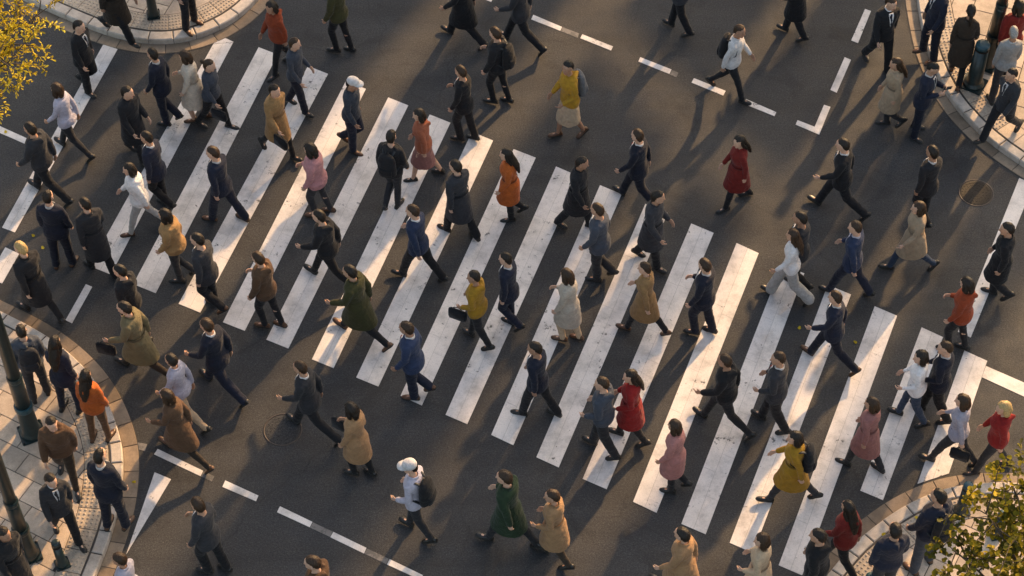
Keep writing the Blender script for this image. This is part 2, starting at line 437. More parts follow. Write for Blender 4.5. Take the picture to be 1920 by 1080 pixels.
def hull(pts):
    pts = sorted({(round(p.x, 5), round(p.y, 5)) for p in pts}); out = []
    for seq in (pts, pts[::-1]):
        h = []
        for p in seq:
            while len(h) > 1 and (h[-1][0] - h[-2][0]) * (p[1] - h[-2][1]) - (h[-1][1] - h[-2][1]) * (p[0] - h[-2][0]) <= 0: h.pop()
            h.append(p)
        out += h[:-1]
    return [V(p) for p in out]
for key in ('TL', 'TR', 'BL', 'BR'):
    cfg = CORN[key]
    line = smooth_line([G(x, y, ZS).xy for x, y in cfg['px']])
    cen = sum((V(p) for p in cfg['far']), V((0, 0))) / len(cfg['far']) if len(cfg['far']) > 1 else V(cfg['far'][0])
    m = len(line) // 2; t = (line[m + 3] - line[m - 3]).normalized()
    side = 1 if V((-t.y, t.x)).dot(cen - line[m]) > 0 else -1              # which side the pavement lies on
    region = [p for p in line] + [V(p) for p in cfg['far']]
    # base slab: the dark bedding seen in the joints
    base_line = offset(line, 0.012, side)
    SW = mesh_obj('sidewalk', from_bm('sidewalk', prism([p for p in base_line[::6]] + [V(p) for p in cfg['far']], 0.0, ZS - 0.012)), MORTAR)
    tag(SW, kind='structure'); SIDE[key] = SW
    inner = offset(line, cfg['kw'], side)
    def run(l0, l1, step, jit, z0, z1, name, mat, bev, gap=0.004, tz=0.0):
        i = 0; n = len(line)
        while i < n - 6:
            j = min(n - 1, i + int(step * random.uniform(1 - jit, 1 + jit) / 0.02))
            if n - 1 - j < step / 0.02 * 0.5: j = n - 1
            k = max(1, (j - i) // 4)
            ids = list(range(i, j, k)) + [j]
            if len(ids) > 2 and ids[-1] - ids[-2] < k * 0.5: ids.pop(-2)
            A = [l0[a].copy() for a in ids]; B = [l1[a].copy() for a in ids]
            for L in (A, B):
                if len(L) > 1:
                    L[0] = L[0] + (L[1] - L[0]).normalized() * gap * 0.5; L[-1] = L[-1] + (L[-2] - L[-1]).normalized() * gap * 0.5
            dz = random.uniform(-tz, tz)
            mesh_obj(name, from_bm(name, prism(A + B[::-1], z0, z1 + dz, bev)), mat, SW)
            i = j
    run(line, inner, 0.40, 0.12, 0.0, ZS, 'kerb_stone', KERB, 0.016, 0.010, 0.0015)
    g0 = offset(line, -0.004, side); g1 = offset(line, -cfg['gut'], side)
    run(g0, g1, 0.39, 0.15, -0.05, 0.012, 'gutter_slab', GUTTER, 0.004, 0.011, 0.002)
    gb = offset(line, -cfg['gut'] - 0.012, side)
    mesh_obj('gutter_bed', from_bm('gutter_bed', prism([p for p in g0[::6]] + [p for p in gb[::6]][::-1], -0.05, 0.004)), MORTAR, SW)
    # tactile band with raised domes, along part of the curve
    t0 = offset(line, cfg['kw'] + 0.020, side); tw = 0.35
    t1 = offset(line, cfg['kw'] + 0.020 + tw, side)
    n = len(line); i = 0; cnt = 0
    lo_hi = {'TL': (0.32, 0.72), 'TR': (0.20, 0.66), 'BL': (0.40, 0.86), 'BR': (0.22, 0.58)}[key]
    while i < n - 19:
        j = min(n - 1, i + 18)
        quad = [t0[i], t0[j], t1[j], t1[i]]
        f = i / n
        c = sum(quad, V((0, 0))) / 4
        quad2 = [c + (p - c) * 0.97 for p in quad]
        if lo_hi[0] <= f <= lo_hi[1]:
            b = prism(quad2, ZS - 0.03, ZS - 0.001, 0.003)
            for a in range(5):
                for e in range(5):
                    u, v = (a + 0.5) / 5, (e + 0.5) / 5
                    p = (quad2[0] * (1 - u) + quad2[1] * u) * (1 - v) + (quad2[3] * (1 - u) + quad2[2] * u) * v
                    r0, r1 = [], []
                    for s_ in range(6):
                        an = pi / 3 * s_
                        r0.append(b.verts.new((p.x + 0.021 * cos(an), p.y + 0.021 * sin(an), ZS - 0.001)))
                        r1.append(b.verts.new((p.x + 0.012 * cos(an), p.y + 0.012 * sin(an), ZS + 0.011)))
                    for s_ in range(6): b.faces.new((r0[s_], r0[(s_ + 1) % 6], r1[(s_ + 1) % 6], r1[s_]))
                    b.faces.new(r1)
            mesh_obj('tactile_tile', from_bm('tactile_tile', b), TACT, SW)
        else:
            h = 0.5
            for (u0, u1) in ((0, 1),):
                mesh_obj('border_slab', from_bm('border_slab', prism(quad2, ZS - 0.03, ZS - 0.002, 0.003)), PAVE, SW)
        i = j
    # field of running-bond slabs, clipped to the pavement inside the band
    fld = offset(line, cfg['kw'] + 0.027 + tw, side)[::8] + [V(p) for p in cfg['far']]
    fld = hull(fld)
    ar = sum(fld[i].x * fld[(i + 1) % len(fld)].y - fld[(i + 1) % len(fld)].x * fld[i].y for i in range(len(fld)))
    if ar < 0: fld.reverse()
    ca = BX if key in ('BL', 'BR') else AX; cb = V((-ca.y, ca.x))
    lx, ly = 0.53, 0.35
    us = [p.dot(ca) for p in fld]; vs2 = [p.dot(cb) for p in fld]
    vis = lambda p: (-9.0 < p.x < 9.0 and -6.2 < p.y < 7.3)
    big = []
    r_ = int(min(vs2) / ly) - 1
    while r_ * ly < max(vs2):
        k = int(min(us) / lx) - 2
        off = (r_ % 2) * 0.5 * lx + ((r_ * 37) % 5) * 0.02
        while k * lx < max(us) + lx:
            u0, v0 = k * lx + off, r_ * ly
            rect = [ca * u + cb * v for u, v in ((u0 + .006, v0 + .006), (u0 + lx - .006, v0 + .006), (u0 + lx - .006, v0 + ly - .006), (u0 + .006, v0 + ly - .006))]
            c = sum(rect, V((0, 0))) / 4
            k += 1
            poly = rect
            for a, b in zip(fld, fld[1:] + fld[:1]):
                e = b - a
                if e.length < 1e-6: continue
                poly = clip_half(poly, a, V((-e.y, e.x)).normalized())
                if len(poly) < 3: break
            if len(poly) < 3: continue
            keep = [poly[0]]
            for p in poly[1:]:
                if (p - keep[-1]).length > 0.006: keep.append(p)
            if len(keep) > 2 and (keep[0] - keep[-1]).length < 0.006: keep.pop()
            if len(keep) < 3: continue
            A2 = abs(sum(keep[i].x * keep[(i + 1) % len(keep)].y - keep[(i + 1) % len(keep)].x * keep[i].y for i in range(len(keep))))
            if A2 < 0.004: continue
            if vis(c):
                mesh_obj('paving_slab', from_bm('paving_slab', prism(keep, ZS - 0.03, ZS - 0.002 + random.uniform(-.0015, .0015), 0.003,
                         tilt=(random.uniform(-.004, .004), random.uniform(-.004, .004)))), PAVE, SW)
            else: big.append(keep)
        r_ += 1
    if big:
        allb = bmesh.new()
        for keep in big:
            b = prism(keep, ZS - 0.03, ZS - 0.002, 0.003); me = from_bm('x', b); allb.from_mesh(me); bpy.data.meshes.remove(me)
        mesh_obj('far_paving', from_bm('far_paving', allb), PAVE, SW)['kind'] = 'stuff'

# ------------------------------------------------------------------ manhole covers
def manhole(px, r, label, lm=None):
    p = G(*px); e = tag(empty('manhole_cover', (p.x, p.y, 0)), label, 'manhole cover')
    b = bmesh.new(); seg = 40; rows = []
    for rr, z in ((r * 0.955, 0.001), (r * 0.955, 0.006), (r * 1.03, 0.007), (r * 1.04, 0.001)):
        rows.append([b.verts.new((rr * cos(2 * pi * i / seg), rr * sin(2 * pi * i / seg), z)) for i in range(seg)])
    for A, B in zip(rows, rows[1:]):
        for i in range(seg): b.faces.new((A[i], A[(i + 1) % seg], B[(i + 1) % seg], B[i]))
    mesh_obj('rim', from_bm('rim', b, True), IRONR, e)
    b = bmesh.new(); lathe(b, [(r * 0.957, 0.0005), (r * 0.957, 0.0012)], 40); mesh_obj('seat_ring', from_bm('seat_ring', b), MORTAR, e)
    b = bmesh.new(); lathe(b, [(r * 0.93, 0.001), (r * 0.93, 0.004), (r * 0.90, 0.005)], 40)
    lid = mesh_obj('lid', from_bm('lid', b), lm or IRON, e)
    b = bmesh.new()
    for ring, nn in ((0.22, 6), (0.42, 12), (0.62, 18), (0.80, 24)):
        for i in range(nn):
            a = 2 * pi * i / nn + ring * 3
            c = V((ring * r * cos(a), ring * r * sin(a)))
            M = Matrix.Translation((c.x, c.y, 0.0055)) @ Matrix.Rotation(a, 4, 'Z')
            box(b, (0, 0, 0), (0.026, 0.034, 0.007), M)
    mesh_obj('lid_relief', from_bm('lid_relief', b), lm or IRON, lid)
manhole((1830, 362), 0.265, 'round dark iron manhole cover by the upper right kerb')
manhole((530, 806), 0.272, 'round iron manhole cover at lower left, above the dashed lane line', ASPH)

# ------------------------------------------------------------------ lamp posts and bollards
def lamp_post(px, rz, r, label, teal_at=None, lean=0):
    p = G(px[0], px[1], ZS); e = tag(empty('lamp_post', (p.x, p.y, ZS), rz), label, 'lamp post', 'green lamp posts on the corners')
    b = bmesh.new(); box(b, (0, 0, 0.014), (r * 3.3, r * 3.3, 0.028)); bmesh.ops.bevel(b, geom=b.edges[:], offset=0.01, segments=2, affect='EDGES')
    mesh_obj('base_plate', from_bm('base_plate', b), POST, e)
    b = bmesh.new(); lathe(b, [(r * 1.5, 0.02), (r * 1.5, 0.07), (r * 1.32, 0.10), (r * 1.22, 0.14), (r * 1.08, 0.62), (r * 1.06, 0.66)], 24)
    mesh_obj('plinth', from_bm('plinth', b, True), POST, e)
    b = bmesh.new(); lathe(b, [(r * 1.20, 0.64), (r * 1.24, 0.66), (r * 1.24, 0.72), (r * 1.16, 0.74)], 24)
    mesh_obj('collar', from_bm('collar', b), TEAL if teal_at else POST, e)
    b = bmesh.new(); lathe(b, [(r * 1.0, 0.72), (r * 0.95, 1.30), (r * 0.94, 1.36)], 24); mesh_obj('lower_shaft', from_bm('lower_shaft', b, True), POST, e)
    b = bmesh.new(); lathe(b, [(r * 0.99, 1.35), (r * 1.02, 1.37), (r * 1.02, 1.42), (r * 0.96, 1.44)], 24); mesh_obj('band', from_bm('band', b), POST, e)
    b = bmesh.new(); lathe(b, [(r * 0.86, 1.42), (r * 0.72, 4.6), (r * 0.66, 4.65)], 24); mesh_obj('shaft', from_bm('shaft', b, True), POST, e)
    for i in range(4):
        b = bmesh.new(); a = pi / 4 + i * pi / 2
        lathe(b, [(0.013, 0.025), (0.013, 0.045), (0.007, 0.048)], 6, Matrix.Translation((r * 2.0 * cos(a), r * 2.0 * sin(a), 0)))
        mesh_obj('bolt', from_bm('bolt', b), IRON, e)
    # lantern on top (far above the picture)
    b = bmesh.new(); lathe(b, [(0.05, 4.65), (0.16, 4.72), (0.20, 5.10), (0.22, 5.12), (0.03, 5.32)], 12); mesh_obj('lantern', from_bm('lantern', b), POST, e)
    return e
def bollard(px, rz, r, h, label, cap=POST, z=ZS):
    p = G(px[0], px[1], z); e = tag(empty('bollard', (p.x, p.y, z), rz), label, 'bollard', 'green bollards on the corners')
    b = bmesh.new(); box(b, (0, 0, 0.012), (r * 3.2, r * 3.2, 0.024)); bmesh.ops.bevel(b, geom=b.edges[:], offset=0.008, segments=2, affect='EDGES')
    mesh_obj('base_plate', from_bm('base_plate', b), POST, e)
    b = bmesh.new(); lathe(b, [(r * 1.45, 0.02), (r * 1.4, 0.06), (r * 1.1, 0.085), (r * 1.05, 0.12), (r * 0.98, h - 0.11)], 24)
    mesh_obj('shaft', from_bm('shaft', b, True), POST, e)
    b = bmesh.new(); lathe(b, [(r * 1.03, h - 0.115), (r * 1.03, h - 0.085)], 24); mesh_obj('ring', from_bm('ring', b, False), IRON, e)
    b = bmesh.new(); lathe(b, [(r * 0.98, h - 0.09), (r * 0.98, h - 0.02), (r * 0.86, h - 0.004), (r * 0.4, h + 0.004)], 24)
    mesh_obj('cap', from_bm('cap', b, True), cap, e)
    return e
lamp_post((60, 812), R(24), 0.108, 'green lamp post with teal collar on left corner, behind the standing women', teal_at=True)
lamp_post((55, 1040), R(24), 0.098, 'green lamp post nearest the bottom left edge, beside the small bollard')
lamp_post((1850, 122), R(-30), 0.095, 'green lamp post rising behind the teal capped bollard, upper right corner')
lamp_post((288, 29), R(10), 0.066, 'slim green post on the upper left corner pavement')
bollard((1825, 158), R(-30), 0.118, 0.95, 'thick green bollard with teal cap on the upper right corner', TEAL)
bollard((117, 1058), R(24), 0.062, 0.60, 'small dark green bollard beside lamp post, bottom left corner')
bollard((1801, 958), R(15), 0.070, 0.70, 'teal topped bollard behind the man with backpack, lower right corner', TEAL)
bollard((1868, 1000), R(15), 0.070, 0.55, 'bollard half hidden under the olive tree leaves', TEAL)
bollard((1622, 1122), R(15), 0.070, 0.62, 'bollard cut off by the bottom edge beside the navy clad pedestrian', TEAL)

# ------------------------------------------------------------------ trees
def tube(bm, pts, rad, seg=7):
    rows = []
    for i, p in enumerate(pts):
        d = (pts[min(i + 1, len(pts) - 1)] - pts[max(i - 1, 0)]).normalized()
        u = d.cross(V((0.31, 0.77, 0.55))).normalized(); v = d.cross(u)
        rows.append([bm.verts.new(p + (u * cos(2 * pi * k / seg) + v * sin(2 * pi * k / seg)) * rad[i]) for k in range(seg)])
    for A, B in zip(rows, rows[1:]):
        for k in range(seg): bm.faces.new((A[k], A[(k + 1) % seg], B[(k + 1) % seg], B[k]))
    bm.faces.new(rows[-1])
def tree(foot, top, rad, nlimb, ntw, leaf_fn, mat, label, seed, toward=None):
    rnd = random.Random(seed)
    e = tag(empty('street_tree', foot), label, 'tree')
    H = top.z - foot.z; base = V((0, 0, 0)); crown = top - foot
    tb = bmesh.new()
    fork = V((crown.x * 0.25, crown.y * 0.25, H * 0.55))
    tube(tb, [base, V((0.03, 0.02, H * 0.2)), fork], [0.17, 0.13, 0.10], 10)
    mesh_obj('trunk', from_bm('trunk', tb, True), BARK, e)
    lb = bmesh.new(); leaves = []
    for k in range(nlimb):
        a = 2 * pi * k / nlimb + rnd.uniform(-.3, .3); el = rnd.uniform(-0.25, 0.9)
        tgt = crown + V((cos(a) * cos(el), sin(a) * cos(el), sin(el) * 0.75)) * rad * rnd.uniform(0.65, 1.0)
        mid = fork.lerp(tgt, 0.5) + V((rnd.uniform(-.2, .2), rnd.uniform(-.2, .2), 0.25))
        pts = [fork, fork.lerp(mid, 0.5) + V((0, 0, 0.05)), mid, mid.lerp(tgt, 0.5) + V((0, 0, 0.06)), tgt]
        tube(lb, pts, [0.045, 0.030, 0.020, 0.012, 0.005], 6)
        for j in range(ntw):
            t = rnd.uniform(0.3, 1.0); f = t * 4; i0 = min(3, int(f)); p = pts[i0].lerp(pts[i0 + 1], f - i0)
            d = V((rnd.gauss(0, 1), rnd.gauss(0, 1), rnd.gauss(0.15, 0.7))).normalized()
            L = rnd.uniform(0.25, 0.65); q = p + d * L + V((0, 0, rnd.uniform(-.12, .06)))
            m_ = p.lerp(q, 0.5) + V((rnd.uniform(-.04, .04),) * 3)
            tube(lb, [p, m_, q], [0.009, 0.006, 0.003], 4)
            tw_tone = rnd.uniform(-0.25, 0.25)
            for s in range(3):
                a0 = p.lerp(q, rnd.uniform(0.3, 0.9)); d2 = (d + V((rnd.gauss(0, .9), rnd.gauss(0, .9), rnd.gauss(0, .6)))).normalized()
                b0 = a0 + d2 * rnd.uniform(0.08, 0.26)
                tube(lb, [a0, b0], [0.004, 0.002], 3)
                leaves.append((a0, b0, tw_tone))
            leaves.append((m_, q, tw_tone))
    mesh_obj('limbs', from_bm('limbs', lb, True), BARK, e)
    verts, faces, tone = [], [], []
    for a0, b0, tt in leaves: leaf_fn(rnd, a0, b0, tt, verts, faces, tone)
    me = bpy.data.meshes.new('crown'); me.from_pydata(verts, [], faces)
    at = me.attributes.new('tone', 'FLOAT', 'POINT'); at.data.foreach_set('value', tone)
    for p in me.polygons: p.use_smooth = False
    mesh_obj('crown', me, mat, e)['kind'] = 'stuff'
    return e
def add_leaf(verts, faces, tone, p, d, nrm, L, W, tn, shape):
    s = d.cross(nrm).normalized(); n = s.cross(d).normalized(); i = len(verts)
    pts = [p + d * (L * t) + s * (W * x) + n * (L * z) for t, x, z in shape]
    verts += [tuple(q) for q in pts]; tone += [tn] * len(pts)
    k = len(shape)
    # shape: base, right side..., tip, left side... fan around the midrib point 0
    for a in range(1, k - 1): faces.append((i, i + a, i + a + 1))
SLIM = [(0, 0, 0), (0.35, 0.42, 0.06), (0.75, 0.5, 0.02), (1.0, 0.12, -0.12), (1.0, -0.12, -0.12), (0.75, -0.5, 0.02), (0.35, -0.42, 0.06)]
ROUND = [(0, 0, 0), (0.25, 0.40, 0.07), (0.55, 0.36, 0.05), (0.72, 0.58, 0.0), (0.95, 0.38, -0.06), (1.05, 0.0, -0.10), (0.95, -0.38, -0.06), (0.72, -0.58, 0.0), (0.55, -0.36, 0.05), (0.25, -0.40, 0.07)]
def leaf_y(rnd, a, b, tt, verts, faces, tone):
    d = (b - a).normalized(); n = max(4, int((b - a).length / 0.022))
    for k in range(n):
        p = a.lerp(b, (k + 0.5) / n)
        dd = (d * 0.7 + V((rnd.gauss(0, .7), rnd.gauss(0, .7), rnd.gauss(0.1, .6)))).normalized()
        nr = V((rnd.gauss(.2, .8), rnd.gauss(.3, .8), .8)).normalized()
        add_leaf(verts, faces, tone, p, dd, nr, rnd.uniform(.045, .075), rnd.uniform(.017, .026), min(1, max(0, 0.55 + tt + rnd.gauss(0, .2))), SLIM)
def leaf_o(rnd, a, b, tt, verts, faces, tone):
    d = (b - a).normalized(); n = max(4, int((b - a).length / 0.028))
    for k in range(n):
        p = a.lerp(b, (k + 0.5) / n)
        dd = (d * 0.5 + V((rnd.gauss(0, .8), rnd.gauss(0, .8), rnd.gauss(0, .45)))).normalized()
        nr = V((rnd.gauss(0, .5), rnd.gauss(0, .5), 1)).normalized()
        add_leaf(verts, faces, tone, p, dd, nr, rnd.uniform(.05, .08), rnd.uniform(.035, .055), min(1, max(0, 0.42 + tt + rnd.gauss(0, .22))), ROUND)
ty = G(-45, 75, 6.2); fy = V((-8.75, -0.85, ZS))
TREE_Y = tree(fy, ty, 1.15, 18, 24, leaf_y, LEAFY, 'tree with bright yellow autumn leaves reaching in at the upper left', 5)
tq = G(1975, 1020, 6.5); fq = V((tq.x + 0.6, tq.y - 0.6, ZS))
TREE_O = tree(fq, tq, 1.15, 18, 17, leaf_o, LEAFO, 'tree with olive green leaves at the lower right corner', 11)
lf = [(10,245),(79,462),(1500,612),(1720,975),(1660,1000),(60,440),(247,905),(1600,640)]
lw = ['on the stop line at the left edge', 'right at the feet of the standing suited man, left', 'on asphalt right of the middle stripes', 'on pavement beside the man with backpack', 'on pavement beside the kerb, lower right corner', 'on asphalt left of the standing suited man', 'in the gutter by the white triangle', 'on the right stripes']
for i, (x, y) in enumerate(lf):
    verts, faces, tone = [], [], []
    add_leaf(verts, faces, tone, V((0, 0, 0.006)), V((1, 0, 0)), V((0, 0, 1)), 0.06, 0.045, random.uniform(.3, .9), ROUND)
    me = bpy.data.meshes.new('fallen_leaf'); me.from_pydata([(a, b, max(0.003, c + 0.006)) for a, b, c in verts], [], faces)
    me.attributes.new('tone', 'FLOAT', 'POINT').data.foreach_set('value', tone)
    z = ZS if i in (3, 4) else 0.004
    p = G(x, y, z); o = mesh_obj('fallen_leaf', me, LEAFY, None, (p.x, p.y, z + 0.002), random.uniform(0, 6))
    tag(o, 'tiny yellow fallen leaf ' + lw[i], 'leaf', 'fallen leaves')

# ------------------------------------------------------------------ unseen blockers added to shade the junction
PERP = V((SUN_DIR.y, -SUN_DIR.x, 0))
def building(w0, w1, d, h, depth, label, rot=0.0):
    """unseen block added to shade the junction: w = sideways across the sun's direction, d = distance towards the sun"""
    c = PERP * ((w0 + w1) / 2) + SUN_DIR * (d + depth / 2)
    rz = math.atan2(PERP.y, PERP.x) + rot
    e = tag(empty('shade_building', (c.x, c.y, 0), rz), label, 'building', 'unseen blocks added to shade the junction')
    W = w1 - w0
    b = bmesh.new(); box(b, (0, 0, h / 2), (W, depth, h)); mesh_obj('wall', from_bm('wall', b), WALLM, e)
    b = bmesh.new(); box(b, (0, 0, h + 0.2), (W + 0.3, depth + 0.3, 0.4)); mesh_obj('roof_parapet', from_bm('roof_parapet', b), WALLM, e)
    nf = int(h / 3.6); nw = max(1, int(W / 3.0))
    me = None
    for i in range(nf):
        for k in range(nw):
            if me is None:
                b = bmesh.new(); box(b, (0, 0, 0), (1.7, 0.12, 2.0)); me = from_bm('window', b)
            mesh_obj('window', me, GLASS, e, (-W / 2 + (k + 0.5) * W / nw, -depth / 2 - 0.02, 2.2 + i * 3.6))
    return e
def gobo():
    """unseen screen added across the junction; its gaps shape the low sun into bands"""
    d = 20.0; dep = 0.35
    e = tag(empty('sun_gobo', SUN_DIR * d, math.atan2(PERP.y, PERP.x)), 'tall unseen screen added beyond the junction to cut the low sun into bands', 'gobo')
    def part(name, w0, w1, z0a, z0b, z1a, z1b):
        b = bmesh.new(); vs_ = []
        for y in (-dep / 2, dep / 2):
            vs_.append([b.verts.new(p) for p in ((w0, y, z0a), (w1, y, z0b), (w1, y, z1b), (w0, y, z1a))])
        A, B = vs_
        b.faces.new(A); b.faces.new(B[::-1])
        for i in range(4): b.faces.new((A[i], B[i], B[(i + 1) % 4], A[(i + 1) % 4]))
        mesh_obj(name, from_bm(name, b), WALLM, e)
    def slit(w): return 6.27 + 0.21 * (w + 1.5)  # gap shaped to throw the diagonal light band
    for w0, w1, h, cut in ((-6.75, -4.3, 10.7, 0), (-3.55, -2.3, 10.7, 0), (-1.45, 0.7, 18, 1), (1.25, 2.55, 18, 1), (3.55, 4.4, 18, 2), (5.3, 6.25, 18, 2)):
        if cut == 2: part('gobo_upper_slab', w0, w1, 6.2, 6.2, h, h)
        elif cut:
            part('gobo_slab', w0, w1, 0, 0, slit(w0), slit(w1)); part('gobo_upper_slab', w0, w1, slit(w0) + .52, slit(w1) + .52, h, h)
        else: part('gobo_slab', w0, w1, 0, 0, h, h)
    part('gobo_top_bar', -1.8, 6.6, 18, 18, 19.2, 19.2); part('gobo_slab', 6.3, 6.6, 0, 0, 18, 18)
    return e
gobo()
building(-24, -7.65, 20, 11, 9, 'long unseen block left of the sun screen, added to shade the junction')
building(10.5, 26, 21, 9, 9, 'unseen block right of the sun screen, added to shade the junction')


# ------------------------------------------------------------------ people: bodies, clothes, hair
TMPS = bpy.data.scenes.new('workbench')      # a private scene to fuse meshes in, removed at the end
def ring_loft(bm, rings, seg=14):
    """closed loft; ring = (centre, u, v) with u, v the half-axis vectors"""
    rows = []
    for c, u, v in rings:
        rows.append([bm.verts.new(c + u * cos(2 * pi * k / seg) + v * sin(2 * pi * k / seg)) for k in range(seg)])
    for A, B in zip(rows, rows[1:]):
        for k in range(seg): bm.faces.new((A[k], A[(k + 1) % seg], B[(k + 1) % seg], B[k]))
    bm.faces.new(rows[-1]); bm.faces.new(list(reversed(rows[0])))
def limb(bm, pts, rad, seg=10, cap=True, flat=1.0, ref=None):
    """tapered tube with rounded ends through pts"""
    P = [V(p) for p in pts]; r = list(rad)
    if cap:
        d0 = (P[0] - P[1]).normalized(); d1 = (P[-1] - P[-2]).normalized()
        P = [P[0] + d0 * r[0] * 0.85, P[0] + d0 * r[0] * 0.5] + P + [P[-1] + d1 * r[-1] * 0.5, P[-1] + d1 * r[-1] * 0.85]
        r = [r[0] * 0.5, r[0] * 0.86] + r + [r[-1] * 0.86, r[-1] * 0.5]
    rows = []
    for i, p in enumerate(P):
        d = (P[min(i + 1, len(P) - 1)] - P[max(i - 1, 0)]).normalized()
        rf = ref or V((1, 0.02, 0.03))
        if abs(d.dot(rf)) > 0.95: rf = V((0, 1, 0.1))
        v = d.cross(rf).normalized(); u = v.cross(d).normalized()
        rows.append((p, u * r[i], v * r[i] * flat))
    ring_loft(bm, rows, seg)
def ellipsoid(bm, c, r, M=None):
    g = bmesh.ops.create_uvsphere(bm, u_segments=12, v_segments=8, radius=1.0)
    for q in g['verts']:
        q.co = V((q.co.x * r[0], q.co.y * r[1], q.co.z * r[2])) + V(c)
def push(me, fn):
    """move every vertex along its normal by fn(position)"""
    n = len(me.vertices); co_ = [0.0] * (n * 3); no = [0.0] * (n * 3)
    me.vertices.foreach_get('co', co_); me.vertices.foreach_get('normal', no)
    for i in range(0, n * 3, 3):
        a = fn(V(co_[i:i + 3]))
        co_[i] += no[i] * a; co_[i + 1] += no[i + 1] * a; co_[i + 2] += no[i + 2] * a
    me.vertices.foreach_set('co', co_); me.update()
def remesh(bm, voxel, smooth=6, fac=0.5, dec=1.0, fold=0.0, seed=0, fmap=None):
    """fuse overlapping volumes into one continuous surface"""
    me = bpy.data.meshes.new('tmp'); bmesh.ops.recalc_face_normals(bm, faces=bm.faces[:]); bm.to_mesh(me); bm.free()
    o = bpy.data.objects.new('tmp', me); TMPS.collection.objects.link(o)
    m = o.modifiers.new('r', 'REMESH'); m.mode = 'VOXEL'; m.voxel_size = voxel
    if smooth:
        s = o.modifiers.new('s', 'SMOOTH'); s.factor = fac; s.iterations = smooth
    if dec < 1:
        d = o.modifiers.new('d', 'DECIMATE'); d.ratio = dec
    vl = TMPS.view_layers[0]; vl.update(); dg = vl.depsgraph
    out = bpy.data.meshes.new_from_object(o.evaluated_get(dg))
    bpy.data.objects.remove(o); bpy.data.meshes.remove(me)
    if fold:
        off = V((seed * 3.1, seed * 1.7, 0))
        def amp(p):
            q = V((p.x * 6 + p.z * 2.5, p.y * 6 - p.z * 1.5, p.z * 6.5)) + off
            a = noise.noise(q) + 0.5 * noise.noise(q * 2.3)
            return fold * ((1 - abs(a) * 2.2) * 0.6 + noise.noise(p * 6 + off) * 0.5)
        push(out, amp)
    for p in out.polygons: p.use_smooth = True
    return out

# pose: hip/knee/foot angles for right and left leg, arm swing / elbow, lean, head turn, head nod
POSES = {
 'stand':  dict(L=((3, 3, 0), (-3, 2, 0)), A=((4, 14), (-2, 12)), lean=0, turn=0, nod=4, spread=0.035),
 'stand2': dict(L=((6, 10, 0), (-2, 1, 0)), A=((-4, 20), (6, 24)), lean=1, turn=18, nod=6, spread=0.05),
 'phone':  dict(L=((3, 4, 0), (-3, 3, 0)), A=((6, 104), (8, 102)), lean=2, turn=4, nod=30, spread=0.04, inward=0.42),
 'wA':  dict(L=((22, 6, 10), (-15, 26, -32)), A=((-18, 12), (18, 24)), lean=3, turn=-10, nod=5, spread=0.0),
 'wB':  dict(L=((-16, 20, -28), (21, 7, 9)), A=((16, 34), (-19, 10)), lean=3, turn=8, nod=7, spread=0.0),
 'wC':  dict(L=((2, 4, 0), (12, 58, -25)), A=((6, 22), (-8, 18)), lean=3, turn=6, nod=8, spread=0.0),
 'wD':  dict(L=((14, 60, -25), (1, 4, 0)), A=((-10, 20), (8, 24)), lean=3, turn=-8, nod=6, spread=0.0),
 'wE':  dict(L=((25, 8, 13), (-20, 26, -38)), A=((-22, 22), (20, 42)), lean=5, turn=0, nod=8, spread=0.0),
 'wF':  dict(L=((-13, 14, -18), (16, 6, 6)), A=((14, 18), (-12, 12)), lean=2, turn=14, nod=10, spread=0.01),
 'wP':  dict(L=((18, 6, 6), (-14, 18, -22)), A=((20, 88), (-14, 16)), lean=3, turn=0, nod=24, spread=0.0, inward=0.25),
}
POSES['wG'] = dict(L=((13, 5, 3), (-9, 16, -16)), A=((12, 30), (-6, 64)), lean=2, turn=22, nod=6, spread=0.0, inward=0.12)
POSES['wH'] = dict(L=((-7, 8, -6), (17, 26, 4)), A=((-4, 92), (8, 16)), lean=2, turn=-18, nod=14, spread=0.0, inward=0.35)
HIPZ, TH, SH = 0.905, 0.425, 0.415
class Rig: pass
